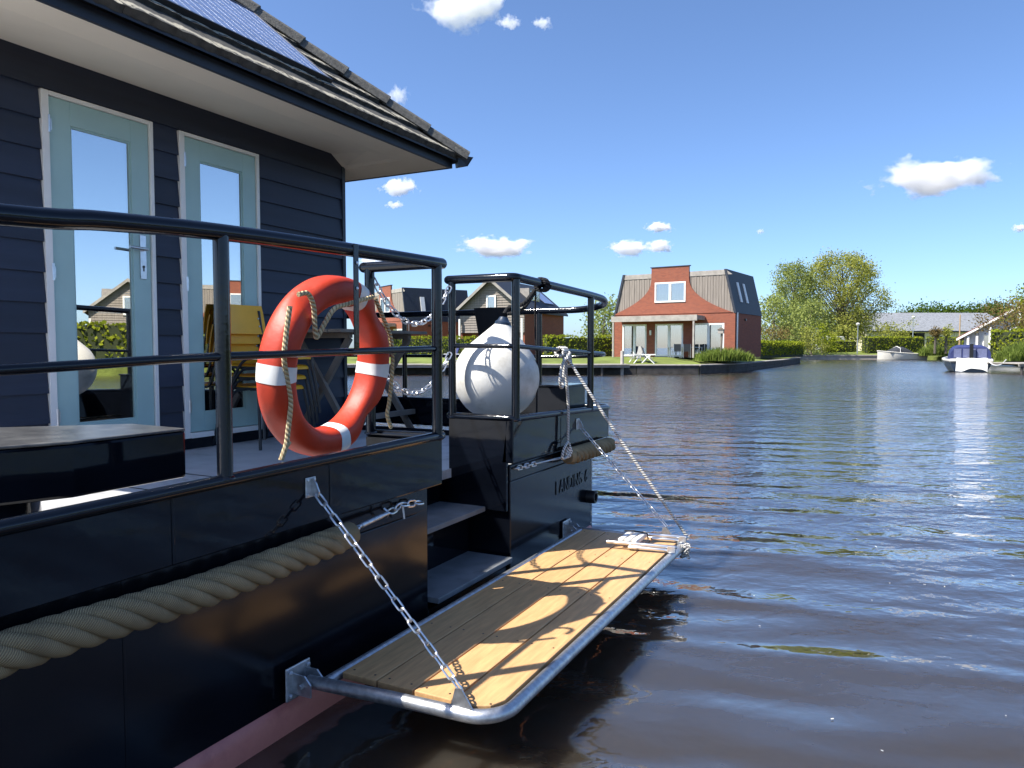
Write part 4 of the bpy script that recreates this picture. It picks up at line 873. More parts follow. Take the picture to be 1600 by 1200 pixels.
# ------------------------------------------------------------------ vegetation
def leaf_quads(m, centers, n, spread, size, flat=.0):
    for c_ in centers:
        c_ = Vector(c_)
        for _ in range(n):
            p = c_ + Vector((random.gauss(0, 1), random.gauss(0, 1), random.gauss(0, .8))) * spread
            a_ = Vector((random.gauss(0, 1), random.gauss(0, 1), random.gauss(0, 1) + flat)).normalized(); b2 = a_.orthogonal().normalized(); b2 = Matrix.Rotation(random.uniform(0, 6.28), 3, a_) @ b2; c3 = a_.cross(b2); s_ = size * random.uniform(.6, 1.3)
            i = len(m.v); m.v += [p - b2 * s_ * .5, p + c3 * s_ * .32, p + b2 * s_ * .5, p - c3 * s_ * .32]; m.f.append((i, i + 1, i + 2, i + 3))
def tree(name, label, base, H, crown_w, nclus, per, leaf, matl, seed, trunk=.3, low=.25, group=None, droop=0, spread=None, shape=1.0):
    random.seed(seed); r = thing(name, label, 'tree', base, group=group); base = Vector(base)
    tm_ = MB(); tips = []
    tm_.tube(spline([base, base + Vector((random.uniform(-.2, .2), random.uniform(-.2, .2), H * .3)), base + Vector((random.uniform(-.4, .4), 0, H * .62)), base + Vector((random.uniform(-.5, .5), 0, H * .92))], 5), [trunk * (1 - .9 * i / 15) for i in range(16)], 8)
    for i in range(nclus):
        t = low + (1 - low) * ((i + random.random()) / nclus); rad = crown_w / 2 * (math.sin(math.pi * min(1, (t - low * .8) / (1.05 - low * .8))) ** .6) * shape
        a_ = i * 2.4 + random.uniform(-.5, .5); rr = rad * math.sqrt(random.uniform(.15, 1)); tip = base + Vector((math.cos(a_) * rr, math.sin(a_) * rr, H * t - droop * rr)); tips.append(tip)
        st = base + Vector((0, 0, max(H * .12, H * t - rr * 1.1 - H * .06))); md = st.lerp(tip, .5) + Vector((random.uniform(-.3, .3), random.uniform(-.3, .3), rr * .08))
        q = spline([st, md, tip], 3); w0 = trunk * .38 * (1 - t * .7); tm_.tube(q, [w0 * (1 - .85 * j / (len(q) - 1)) for j in range(len(q))], 5)
    tm_.build('trunk', m_bark, r, smooth=True)
    lm = MB(); leaf_quads(lm, tips, per, spread or crown_w * .085, leaf); lm.build('crown', matl, r, fix=False); return r
def hedge(name, label, a_, b2, h, wd, matl, z0=1.0, leaf=.16, dens=70, group=None, cat='hedge'):
    a_, b2 = G(*a_, z0), G(*b2, z0); r = thing(name, label, cat, a_, group=group); dv = b2 - a_; ln = dv.length; dv.normalize(); nn = Vector((-dv.y, dv.x, 0))
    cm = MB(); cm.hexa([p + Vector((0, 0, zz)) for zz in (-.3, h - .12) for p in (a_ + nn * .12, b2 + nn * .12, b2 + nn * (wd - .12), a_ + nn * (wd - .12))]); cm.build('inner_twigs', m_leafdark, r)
    lm = MB(); n = int((ln * (2 * h + wd) + 2 * wd * h) * dens)
    for _ in range(n):
        u = random.uniform(0, ln); k_ = random.random() * (2 * h + wd)
        if k_ < h: p = a_ + dv * u + Vector((0, 0, k_)) + nn * 0
        elif k_ < h + wd: p = a_ + dv * u + nn * (k_ - h) + Vector((0, 0, h))
        else: p = a_ + dv * u + nn * wd + Vector((0, 0, k_ - h - wd))
        if random.random() < wd / (ln + wd) * .8: p = a_ + dv * (ln if random.random() < .5 else 0) + nn * random.uniform(0, wd) + Vector((0, 0, random.uniform(0, h)))
        w_ = noise.noise(p * .9) * .16
        p = p + Vector((random.gauss(0, .06), random.gauss(0, .06), random.gauss(0, .05) + w_ * (1 if p.z > z0 + h * .8 else 0)))
        leaf_quads(lm, [p], 1, .02, leaf)
    lm.build('foliage', matl, r, fix=False); return r
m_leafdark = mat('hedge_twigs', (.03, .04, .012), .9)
def bush(name, label, p, w_, h, n, matl, leaf=.15, group=None, cat='bush'):
    r = thing(name, label, cat, p, group=group); p = Vector(p); lm = MB(); cs = []
    for i in range(26): a_ = random.uniform(0, 6.28); q = math.sqrt(random.random()); e_ = random.uniform(.1, .95); cs.append(p + Vector((math.cos(a_) * q * w_ / 2 * math.sqrt(1 - (e_ - .3) ** 2), math.sin(a_) * q * w_ / 2 * math.sqrt(1 - (e_ - .3) ** 2), h * e_)))
    leaf_quads(lm, cs, n // 26, w_ * .09, leaf); lm.build('foliage', matl, r, fix=False)
    sm = MB()
    for i in range(4): sm.tube([p, cs[i * 5]], [.05, .012], 5)
    sm.build('stem', m_bark, r); return r
def pt(px, D, z=1.0): return G((px - 800) / F * D, D, z)
def LD(px, D): return ((px - 800) / F * D, D)

# beech hedges and lawn edges
hedge('garden_hedge', 'clipped green hedge behind the left jetty and ball fender', LD(590, 58), LD(742, 57), 1.5, .9, m_hedge, group='clipped hedges')
hedge('garden_hedge', 'clipped green hedge between the wooden gable house and brick house', LD(855, 56), LD(958, 57.5), 1.55, .9, m_hedge, group='clipped hedges')
hedge('garden_hedge', 'clipped hedge on the lawn point right of the brick house', LD(1190, 66), LD(1256, 80), 1.25, 1.2, m_hedge, group='clipped hedges')
hedge('garden_hedge', 'low clipped hedge along the far quay under the big tree', LD(1288, 108), LD(1338, 108), 1.7, 1.2, m_hedge, leaf=.22, dens=35, group='clipped hedges')
hedge('garden_hedge', 'clipped hedge behind the white sloop on the far quay', LD(1356, 106), LD(1442, 108), 2.2, 1.5, m_hedge, leaf=.22, dens=35, group='clipped hedges')
hedge('garden_hedge', 'clipped hedge between the pollard trees and the barn', LD(1446, 103), LD(1532, 98), 2.1, 1.5, m_hedge, leaf=.22, dens=35, group='clipped hedges')
hedge('garden_hedge', 'tall bright hedge at right edge beside the blue canopy boat', LD(1546, 57), LD(1640, 54), 2.0, 1.3, m_hedge, leaf=.2, dens=60, group='clipped hedges')
# trees
tree('willow_tree', 'tall airy olive green tree right of the brick house', pt(1312, 122), 15.6, 14.5, 165, 190, .28, m_leaf, 11, .5, .12, spread=.74)
tree('willow_tree', 'slimmer pale tree left of the tall airy tree', pt(1238, 118), 13.8, 7.5, 90, 170, .28, m_leaf2, 12, .3, .1, spread=.62)
tree('young_tree', 'small silvery tree close behind the brick house gable side', pt(1207, 100), 7.5, 5.5, 40, 70, .34, m_leaf2, 13, .2, .1, spread=.6)
tree('young_tree', 'pale leafy tree low in front of the tall airy tree', pt(1262, 104), 7.0, 6.5, 46, 70, .34, m_leaf2, 14, .2, .08, spread=.65)
for i, (px, h_, w_, lab) in enumerate([(1415, 9.8, 9, 'leftmost distant round tree behind the grey barn roof'), (1452, 11.4, 13, 'second distant round tree behind the grey barn roof'), (1502, 10.8, 13, 'third distant tree behind the grey barn roof'), (1540, 12.0, 13, 'largest distant tree behind the barn ridge end'), (1582, 11.4, 12, 'rightmost distant tree behind the white gable house')]):
    tree('distant_tree', lab, pt(px, 205), h_, w_, 60, 110, .6, m_leaf3, 20 + i, .4, .3, group='trees behind the barn', spread=1.4)
tree('garden_tree', 'pale tree showing between the bow rail and brick house', pt(945, 90), 6.2, 5, 40, 70, .32, m_leaf2, 31, .2, .15, spread=.6)
tree('garden_tree', 'green tree glimpsed behind the ball fender and gable house', pt(725, 92), 5.5, 6, 36, 70, .32, m_leaf, 32, .2, .15, spread=.6)
for px, h_, mm_, lab in ((1460, 3.2, m_rust, 'left pollard tree with bare reddish head by the far hedge'), (1477, 3.4, m_leaf, 'right pollard tree with green round head by the far hedge')):
    p = pt(px, 97, .9); r = thing('pollard_tree', lab, 'tree', p, group='pollard trees'); m = MB(); m.tube([p, p + Vector((.03, 0, h_ - .9))], [.16, .13], 8); m.build('trunk', m_bark, r, smooth=True)
    m = MB(); leaf_quads(m, [p + Vector((random.gauss(0, .28), random.gauss(0, .28), h_ - .5 + random.gauss(0, .3))) for _ in range(14)], 50, .2, .2); m.build('crown', mm_, r, fix=False)
tree('weeping_tree', 'twiggy brown weeping tree before the white gable house', pt(1573, 60, 1.0), 4.6, 4.4, 46, 45, .16, m_rust, 41, .14, .55, spread=.35, droop=.25)
tree('garden_tree', 'yellow green tree cut by the right picture edge', pt(1612, 62), 5.4, 4, 36, 80, .24, m_hedge, 42, .18, .25, spread=.45)
bush('garden_bush', 'yellowish bush left on the lawn point by the brick house', pt(1206, 84), 4.2, 3.0, 1500, m_rust, .2, 'shore bushes')
bush('garden_bush', 'round dark bush at the tip of the lawn point', pt(1268, 88, .8), 3.2, 3.4, 1300, m_leaf, .2, 'shore bushes')
bush('garden_bush', 'yellow green shrub right behind the lawn point bush', pt(1284, 96), 3.8, 3.6, 1300, m_hedge, .22, 'shore bushes')
bush('garden_bush', 'leafy shrub by the low far hedge under the tall tree', pt(1321, 112), 4.8, 4.0, 1400, m_leaf, .25, 'shore bushes')
bush('garden_bush', 'broad olive shrub above the white sloop', pt(1392, 116), 7.0, 4.6, 2200, m_leaf, .26, 'shore bushes')
def reeds(name, label, L0, L1, D, h, n, z0=.7, dd=1.5, wd=.03):
    m = MB()
    for _ in range(n):
        p = G(random.uniform(L0, L1), D + random.uniform(0, dd), z0); hh = h * random.uniform(.45, 1.1) * (.45 + .55 * math.sin(math.pi * min(1, max(0, ((p - G(L0, D, z0)).dot(RT)) / (L1 - L0))))); a_ = random.uniform(0, 6.28); s_ = Vector((math.cos(a_), math.sin(a_), 0)) * wd; l_ = Vector((random.gauss(0, .26), random.gauss(0, .26), 0)) * hh
        i = len(m.v); m.v += [p - s_, p + s_, p + l_ * .4 + s_ * .8 + Vector((0, 0, hh * .6)), p + l_ * .4 - s_ * .8 + Vector((0, 0, hh * .6)), p + l_ * 1.3 + Vector((0, 0, hh))]; m.f += [(i, i + 1, i + 2, i + 3), (i + 3, i + 2, i + 4)]
    o = m.build(name, m_reed, fix=False, loc=G((L0 + L1) / 2, D, z0)); o['kind'] = 'stuff'; o['label'] = label; o['category'] = 'grass'; return o
reeds('tall_grass', 'tall green grass clump before the brick house terrace', LD(1094, 49)[0], LD(1180, 49)[0], 48.9, .95, 2600, .8, 2.4)
reeds('tall_grass', 'reedy green grass behind the far quay by the sloop', LD(1442, 98)[0], LD(1482, 98)[0], 98, 1.6, 900, .6, 1.5, .05)
reeds('tall_grass', 'tall green grass at right edge above the jetty', LD(1572, 52)[0], LD(1640, 52)[0], 51.5, 1.4, 1800, .75, 2)

# ------------------------------------------------------------------ houses
def rect(m, x0, x1, z0, z1, y0, y1): m.box((x0, y0, z0), (x1, y1, z1))
def window(root, x0, x1, z0, z1, y, nmul=1, fw=.09, curtain=True):
    m = MB(); rect(m, x0, x1, z1 - fw, z1, y - .06, y + .05); rect(m, x0, x1, z0, z0 + fw, y - .08, y + .05); rect(m, x0, x0 + fw, z0 + fw, z1 - fw, y - .06, y + .05); rect(m, x1 - fw, x1, z0 + fw, z1 - fw, y - .06, y + .05)
    for i in range(1, nmul + 1): xm = x0 + (x1 - x0) * i / (nmul + 1); rect(m, xm - fw * .8, xm + fw * .8, z0 + fw, z1 - fw, y - .055, y + .05)
    wn = m.build('window', m_white, root); m = MB(); xs_ = [x0 + (x1 - x0) * i / (nmul + 1) for i in range(nmul + 2)]
    for i in range(nmul + 1):
        m = MB(); rect(m, xs_[i] + fw * .85, xs_[i + 1] - fw * .85, z0 + fw, z1 - fw, y - .012, y - .004); m.build('pane', m_winfar, wn)
    if curtain:
        m = MB(); n = 24
        for i in range(n):
            xa, xb = x0 + fw + (x1 - x0 - 2 * fw) * i / n, x0 + fw + (x1 - x0 - 2 * fw) * (i + 1) / n; ya = y + .09 + .03 * (i % 2); yb = y + .09 + .03 * ((i + 1) % 2); m.quad((xa, ya, z0 + fw), (xb, yb, z0 + fw), (xb, yb, z1 - fw), (xa, ya, z1 - fw))
        m.build('curtain', m_curtain, wn, fix=False)
    return wn
GZ = 1.0
def mansard(label, corner, ang):
    """local x: along the front away from the corner, local y: depth, origin on the ground at the near corner (x=0)"""
    r = thing('brick_house', label, 'house', (corner.x, corner.y, GZ), ang, world=False, group='mansard brick houses')
    Wd, Dp, E_, T_ = 9.1, 6.6, 3.12, 6.05
    m = MB(); ops = [(.75, 3.0), (3.7, 5.85), (6.5, 8.45)]; oz = 2.42
    xs_ = [0] + [v for o in ops for v in o] + [Wd]
    for i in range(0, len(xs_), 2): rect(m, xs_[i], xs_[i + 1], 0, oz, 0, .3)
    rect(m, 0, Wd, oz, E_, 0, .3)
    m.box((0, .3, 0), (.3, Dp, E_)); m.box((Wd - .3, .3, 0), (Wd, Dp, E_)); m.box((.3, Dp - .3, 0), (Wd - .3, Dp, E_)); m.build('wall', m_brick, r)
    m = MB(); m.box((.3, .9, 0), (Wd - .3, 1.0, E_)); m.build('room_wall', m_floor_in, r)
    for a_, b2 in ops: window(r, a_ + .01, b2 - .01, .05, oz - .01, .08, 1, .12)
    # upper floor: sloping-sided front of vertical boards
    ins = .72
    n = 46
    m = MB()
    for i in range(n):
        xa, xb = Wd * i / n + .01, Wd * (i + 1) / n - .01
        def topz(x): return E_ + (T_ - E_) * min(1, x / ins, (Wd - x) / ins)
        z1a, z1b = topz(xa), topz(xb); m.hexa([(xa, .06 + .012 * (i % 2), E_), (xb, .06 + .012 * (i % 2), E_), (xb, .3, E_), (xa, .3, E_), (xa, .06 + .012 * (i % 2), max(E_ + .01, z1a)), (xb, .06 + .012 * (i % 2), max(E_ + .01, z1b)), (xb, .3, max(E_ + .01, z1b)), (xa, .3, max(E_ + .01, z1a))])
    m.build('timber_front', m_wood_far, r)
    m = MB(); m.prism([(.25, .03, T_ - .32), (Wd - .25 - .4, .03, T_ - .32), (Wd - ins, .03, T_ + .02), (ins, .03, T_ + .02)][:4], (0, .025, 0)); m.build('fascia_board', m_plank_far, r)
    # roof flanks, back and flat top
    m = MB()
    m.prism([(0 - .06, -.02, E_ - .05), (ins - .06, -.02, T_ + .06), (ins + .1, -.02, T_ + .06), (.1, -.02, E_ - .05)], (0, Dp + .02, 0))
    m.prism([(Wd + .06, -.02, E_ - .05), (Wd - ins + .06, -.02, T_ + .06), (Wd - ins - .1, -.02, T_ + .06), (Wd - .1, -.02, E_ - .05)], (0, Dp + .02, 0))
    m.box((ins + .1, .31, T_ - .02), (Wd - ins - .1, Dp, T_ + .05)); m.box((.7, Dp - .25, E_), (Wd - .7, Dp - .1, T_ - .03)); rf_ = m.build('roof', m_slate, r)
    for yy in (1.6, 3.1):
        m = MB()
        def fl(y, z, o): t = (z - E_) / (T_ - E_); return (-.06 + ins * t - o, y, z)
        m.hexa([fl(yy, 3.9, -.02), fl(yy + .42, 3.9, -.02), fl(yy + .42, 5.3, -.02), fl(yy, 5.3, -.02), fl(yy, 3.9, .06), fl(yy + .42, 3.9, .06), fl(yy + .42, 5.3, .06), fl(yy, 5.3, .06)]); m.build('skylight', m_white, rf_)
    # bell gable in brick
    cx_ = 4.72; half = lambda z: 1.42 + (Wd / 2 - 1.42) * (1 - (z - E_) / (T_ - E_ - .35)) ** 2.3 if z < T_ - .35 else 1.42
    zs = [E_ + (T_ - E_ + .42) * i / 22 for i in range(23)]
    Lp = [(min(Wd - .01, cx_ + half(z)), -.04, z) for z in zs]; Rp = [(max(.01, cx_ - half(z)), -.04, z) for z in zs]
    wz0, wz1, wx0, wx1 = 4.0, 5.35, cx_ - 1.18, cx_ + 1.14
    m = MB()
    for i in range(len(zs) - 1):
        z0, z1 = zs[i], zs[i + 1]; l0, l1, q0, q1 = Lp[i][0], Lp[i + 1][0], Rp[i][0], Rp[i + 1][0]
        if z1 > wz0 + .02 and z0 < wz1 - .02:
            m.hexa([(q0, -.04, z0), (wx0, -.04, z0), (wx0, .1, z0), (q0, .1, z0), (q1, -.04, z1), (wx0, -.04, z1), (wx0, .1, z1), (q1, .1, z1)])
            m.hexa([(wx1, -.04, z0), (l0, -.04, z0), (l0, .1, z0), (wx1, .1, z0), (wx1, -.04, z1), (l1, -.04, z1), (l1, .1, z1), (wx1, .1, z1)])
        else: m.hexa([(q0, -.04, z0), (l0, -.04, z0), (l0, .1, z0), (q0, .1, z0), (q1, -.04, z1), (l1, -.04, z1), (l1, .1, z1), (q1, .1, z1)])
    gb_ = m.build('bell_gable', m_brick, r)
    m = MB(); m.box((cx_ - 1.5, -.08, zs[-1]), (cx_ + 1.5, .14, zs[-1] + .06)); m.build('coping', m_slate, gb_)
    window(r, wx0, wx1, wz0 - .05, wz1 + .05, -.01, 1, .11)
    # pergola beam, posts, lamp, downpipe
    m = MB(); m.box((2.1, -1.7, 2.55), (8.55, -1.55, 2.95)); m.box((2.1, -1.55, 2.62), (2.25, -.05, 2.9)); m.box((8.4, -1.55, 2.62), (8.55, -.05, 2.9)); m.build('pergola_beam', m_plank_far, r)
    m = MB(); m.box((2.25, -1.54, 2.9), (8.4, -.05, 2.94)); m.build('pergola_roof', m_plank_far, r)
    for x in (2.35, 8.4):
        m = MB(); m.box((x - .06, -1.68, 0), (x + .06, -1.57, 2.55)); m.build('pergola_post', m_plank_far, r)
    m = MB(); m.box((-.12, .2, 0), (-.04, .3, E_)); m.build('downpipe', m_galv, r)
    m = MB(); m.box((6.1, -.12, 1.6), (6.22, -.001, 1.95)); m.build('wall_lamp', m_white, r)
    m = MB(); m.box((-.1, 2.2, 2.6), (-.001, 2.4, 2.75)); m.build('wall_lamp', m_black, r)
    return r
def ldang(vx, vd): v = RT * vx + FW0 * vd; return math.atan2(v.y, v.x)
# the front runs from the near corner to the left: local +x = (-.833,.552) in survey axes, local +y (depth) = (.552,.833) -> mirrored frame, so build with x reversed
def mansard_at(label, cornerLD, front):
    fx, fd = front; n = math.hypot(fx, fd); fx, fd = fx / n, fd / n
    r = mansard(label, G(*cornerLD, GZ), 0)
    X = RT * fx + FW0 * fd; Y = RT * (-fd) * -1 + FW0 * (-fx)     # depth axis, away from the eye
    # left-handed pair (x to the left, y away): mirror through a scale of -1 on x
    r.matrix_world = Matrix.Translation(G(*cornerLD, GZ)) @ Matrix(((X.x, Y.x, 0), (X.y, Y.y, 0), (0, 0, 1))).to_4x4()
    return r
h1 = mansard_at('red brick house with curved bell gable and timber sides across the water', (15.3, 50.6), (-.833, .552))
h2 = mansard_at('dark mansard brick house seen behind the stair gate chains', (-9.5, 66), (-.53, .85))
def gable_house(label, corner, ang, wallm, Wd=5.7, Dp=9, E_=3.75, A_=6.1, group='timber gable houses'):
    r = thing('gable_house', label, 'house', corner, ang, world=False, group=group)
    m = MB(); n = 14
    def halfw(z): return Wd / 2 if z < E_ else Wd / 2 * (A_ - z) / (A_ - E_)
    for i in range(26):
        z0 = .9 + i * (A_ - .95) / 26; z1 = z0 + (A_ - .95) / 26 - .012; w0, w1 = halfw(z0), halfw(z1); j = .02 * (i % 2)
        if z1 < 2.0: continue
        m.hexa([(-w0, -.02, z0), (w0, -.02, z0), (w0, .1, z0), (-w0, .1, z0), (-w1, .015, z1), (w1, .015, z1), (w1, .1, z1), (-w1, .1, z1)])
    m.build('gable_boards', wallm, r)
    m = MB(); m.box((-Wd / 2, .1, 0), (-Wd / 2 + .2, Dp, E_)); m.box((Wd / 2 - .2, .1, 0), (Wd / 2, Dp, E_)); m.box((-Wd / 2 + .2, .6, 0), (Wd / 2 - .2, .8, 3.2)); m.box((-Wd / 2 + .2, Dp - .2, 0), (Wd / 2 - .2, Dp, E_)); m.build('wall', m_brick, r)
    m = MB(); sl_ = (A_ - E_) / (Wd / 2); o_ = .35
    for s_ in (-1, 1): m.prism([(s_ * (Wd / 2 + o_), -.4, E_ - o_ * sl_), (0, -.4, A_), (0, -.4, A_ + .16), (s_ * (Wd / 2 + o_), -.4, E_ - o_ * sl_ + .16)], (0, Dp + .6, 0))
    rf_ = m.build('roof', m_slate, r)
    m = MB()
    for s_ in (-1, 1): m.prism([(s_ * (Wd / 2 + o_), -.47, E_ - o_ * sl_ - .1), (0, -.47, A_ - .1), (0, -.47, A_ + .17), (s_ * (Wd / 2 + o_), -.47, E_ - o_ * sl_ + .17)], (0, .06, 0))
    m.build('barge_board', m_plank_far, r)
    window(r, -.42, .42, 3.3, 4.85, -.03, 0, .12)
    for x in (-Wd / 2 + .1, Wd / 2 - .1):
        m = MB(); m.box((x - .07, -.3, 0), (x + .07, -.16, 3.0)); m.build('veranda_post', m_white, r)
    # dormer and panels on the right-hand slope
    m = MB(); m.box((.5, 3.0, 4.2), (2.0, 5.4, 5.6)); m.build('dormer', m_plank_far, rf_)
    m = MB(); m.box((2.0, 3.2, 4.45), (2.04, 5.2, 5.4)); m.build('dormer_window', m_winfar, rf_)
    for yy in (6.0, 7.1):
        m = MB(); n_ = Vector((sl_, 0, 1)).normalized(); a_ = Vector((.6, yy, A_ + .16 - .6 * sl_)) + n_ * .06; b2 = Vector((2.2, yy, A_ + .16 - 2.2 * sl_)) + n_ * .06; m.prism([a_, b2, b2 + n_ * .04, a_ + n_ * .04], (0, 1.0, 0)); m.build('roof_panel', m_cell, rf_)
    return r
h3 = gable_house('weathered timber gable house with white window behind the ball fender', pt(768, 59, GZ), YAW + R(-24), m_wood_far)
# red trimmed white house at the right edge
def white_house():
    c_ = G(*LD(1592, 66), GZ); r = thing('white_house', 'white walled low house with red trimmed gable at right edge', 'house', c_, YAW - R(39), world=False)
    Wd, E_, A_, Dp = 8.6, 1.75, 4.35, 8
    m = MB(); m.prism([(-Wd / 2, 0, 0), (Wd / 2, 0, 0), (Wd / 2, 0, E_), (0, 0, A_), (-Wd / 2, 0, E_)], (0, Dp, 0)); m.build('wall', mat('white_boarding', (.66, .68, .70), .6), r)
    m = MB()
    for s_ in (-1, 1): m.prism([(s_ * (Wd / 2 + .5), -.7, E_ - .3), (0, -.7, A_ + .02), (0, -.7, A_ + .2), (s_ * (Wd / 2 + .5), -.7, E_ - .12)], (0, Dp + 1, 0))
    rf_ = m.build('roof', mat('red_roof_felt', (.16, .05, .04), .8), r)
    m = MB()
    for s_ in (-1, 1): m.prism([(s_ * (Wd / 2 + .5), -.76, E_ - .42), (0, -.76, A_ - .1), (0, -.76, A_ + .1), (s_ * (Wd / 2 + .5), -.76, E_ - .22)], (0, .06, 0))
    m.build('barge_board', m_white, r)
    for x in (-3.9, -3.2, -2.2, 0): m = MB(); m.box((x - .09, -.6, 0), (x + .09, -.42, E_ + (0 if x < -3 else .8 if x < -1 else 2.2))); m.build('veranda_post', m_white, r)
    window(r, -2.8, -1.0, .6, 1.9, -.02, 1, .1); window(r, .4, 2.4, .6, 1.9, -.02, 1, .1)
white_house()
# long barn
def barn():
    c_ = G(*LD(1352, 150), .9); r = thing('barn', 'long grey sheet-roofed barn with beige walls behind the hedges', 'barn', c_, YAW + R(3), world=False)
    Wd, E_, A_, Dp = 31.0, 4.3, 8.1, 14
    m = MB(); nb = 60
    for i in range(nb):
        x0 = Wd * i / nb; x1 = Wd * (i + 1) / nb - .06
        if 5.5 < x0 < 12.2: continue
        m.box((x0, 0 + .05 * (i % 2), 0), (x1, .2, E_))
    m.box((0, .22, 0), (.2, Dp, E_)); m.box((Wd - .2, .22, 0), (Wd, Dp, E_)); m.box((0.2, Dp - .2, 0), (Wd - .2, Dp, E_)); m.box((5.0, 0, E_ - .5), (12.6, .2, E_)); m.build('wall', m_ochre, r)
    m = MB(); n = 110
    for i in range(n):
        x0, x1 = -.4 + (Wd + .8) * i / n, -.4 + (Wd + .8) * (i + 1) / n; h_ = .05 * (i % 2)
        m.hexa([(x0, -.5, E_ - .2 + h_), (x1, -.5, E_ - .2 + h_), (x1 - 1.0, Dp / 2, A_ + h_), (x0 - 1.0, Dp / 2, A_ + h_), (x0, -.5, E_ - .1 + h_), (x1, -.5, E_ - .1 + h_), (x1 - 1.0, Dp / 2, A_ + .1 + h_), (x0 - 1.0, Dp / 2, A_ + .1 + h_)])
    m.quad((-.4, Dp + .5, E_ - .2), (Wd + .4, Dp + .5, E_ - .2), (Wd + .4, Dp / 2, A_), (-.4, Dp / 2, A_)); m.build('roof', m_tin, r)
    m = MB(); m.box((-.2, -.56, E_ - .35), (Wd + .2, -.45, E_ - .12)); m.build('gutter', m_black, r)
    m = MB(); m.box((5.3, 3, 0), (12.3, 3.2, E_ - .5)); m.build('dark_doorway', m_rub, r)
barn()
# houses on the right bank, seen in the door glass
def mirror_house(az, dist):
    a_ = R(az); return Vector((math.sin(a_), math.cos(a_), 0)) * dist
p3 = Vector((-2.05, 2.95, 0)) + mirror_house(49.5, 62); 
h4 = copy_tree(h1); h4['label'] = 'bell gabled brick house on the right bank mirrored in the near door glass'
vX = Vector((-math.sin(R(-41)), math.cos(R(-41)), 0)); n_ = Vector((-2.05, 2.95, 0)) - Vector((p3.x, p3.y, 0)); n_.normalize()
Yd = -n_; Xd = Vector((Yd.y, -Yd.x, 0)) * -1
h4.matrix_world = Matrix.Translation((p3.x, p3.y, GZ)) @ Matrix(((Xd.x, Yd.x, 0), (Xd.y, Yd.y, 0), (0, 0, 1))).to_4x4()
p5 = Vector((-2.05, 3.75, 0)) + mirror_house(54, 60)
h5 = copy_tree(h3); h5['label'] = 'timber gable house on the right bank mirrored in the far door glass'; h5.location = (p5.x, p5.y, GZ); h5.rotation_euler = (0, 0, math.atan2(p5.y - 3.75, p5.x + 2.05) - math.pi / 2)
hedge('garden_hedge', 'hedge on the right bank outside the picture, mirrored in the black hull', (41.5, 20), (46, -20), 2.2, 1.2, m_hedge, leaf=.3, dens=18, group='clipped hedges')

# terrace furniture before the brick house
def lounge(label, p, ang, fabric):
    r = thing('garden_chair', label, 'chair', p, ang, world=False, group='terrace chairs')
    for sx in (-.28, .28):
        m = MB(); m.tube([(sx, -.4, 0), (sx, .25, .62)], .035, 6); m.tube([(sx, .45, 0), (sx, -.12, .62)], .035, 6); m.tube([(sx, -.4, .6), (sx, .45, .6)], .035, 6); m.build('side_frame', m_white, r)
    m = MB(); m.hexa([(-.26, -.3, .36), (.26, -.3, .36), (.26, .25, .32), (-.26, .25, .32), (-.26, -.3, .40), (.26, -.3, .40), (.26, .25, .36), (-.26, .25, .36)]); m.build('seat', fabric, r)
    m = MB(); m.hexa([(-.26, .22, .36), (.26, .22, .36), (.26, .26, .36), (-.26, .26, .36), (-.26, .48, 1.15), (.26, .48, 1.15), (.26, .52, 1.15), (-.26, .52, 1.15)]); m.build('backrest', fabric, r)
m_grf = mat('grey_sling_fabric', (.26, .25, .23), .8)
lounge('white framed recliner with grey back on the terrace edge, left one', B(993, 566, 49.3).to_2d().to_3d() + Vector((0, 0, .62)), YAW + R(-60), m_grf)
lounge('white framed recliner with grey back on the terrace edge, right one', B(1014, 566, 49.1).to_2d().to_3d() + Vector((0, 0, .62)), YAW + R(70), m_grf)
lounge('blue deck chair on the jetty behind the ball fender', B(705, 568, 46.6).to_2d().to_3d() + Vector((0, 0, .67)), YAW + R(-70), m_canvas)
def patio_chair(label, p, ang):
    r = thing('patio_chair', label, 'chair', p, ang, world=False, group='patio chairs')
    for sx in (-.25, .25):
        for sy in (-.22, .24): m = MB(); m.tube([(sx, sy, 0), (sx, sy, .62 if sy < 0 else .95)], .02, 6); m.build('leg', m_galv, r)
    m = MB(); m.box((-.25, -.22, .42), (.25, .24, .45)); m.build('seat', m_dgrey, r)
    m = MB(); m.box((-.24, .22, .47), (.24, .245, .96)); m.build('backrest', m_dgrey, r)
for i, (px, lab) in enumerate([(1057, 'left patio chair with dark back before the glass doors'), (1072, 'right patio chair with dark back before the glass doors'), (1094, 'dark patio chair at the table end by the grass')]):
    patio_chair(lab, G(*LD(px, 51.2 + .5 * (i == 2)), GZ - .02), YAW + (R(180) if i < 2 else R(-90)))
ptb = thing('patio_table', 'light metal patio table before the brick house doors', 'table', G(*LD(1070, 52.2), GZ), YAW, world=False)
m = MB(); m.box((-1.2, -.4, .70), (1.2, .4, .74)); m.build('tabletop', m_galv, ptb)
for sx in (-1.1, 1.1):
    for sy in (-.35, .35): m = MB(); m.box((sx - .03, sy - .03, 0), (sx + .03, sy + .03, .70)); m.build('leg', m_galv, ptb)
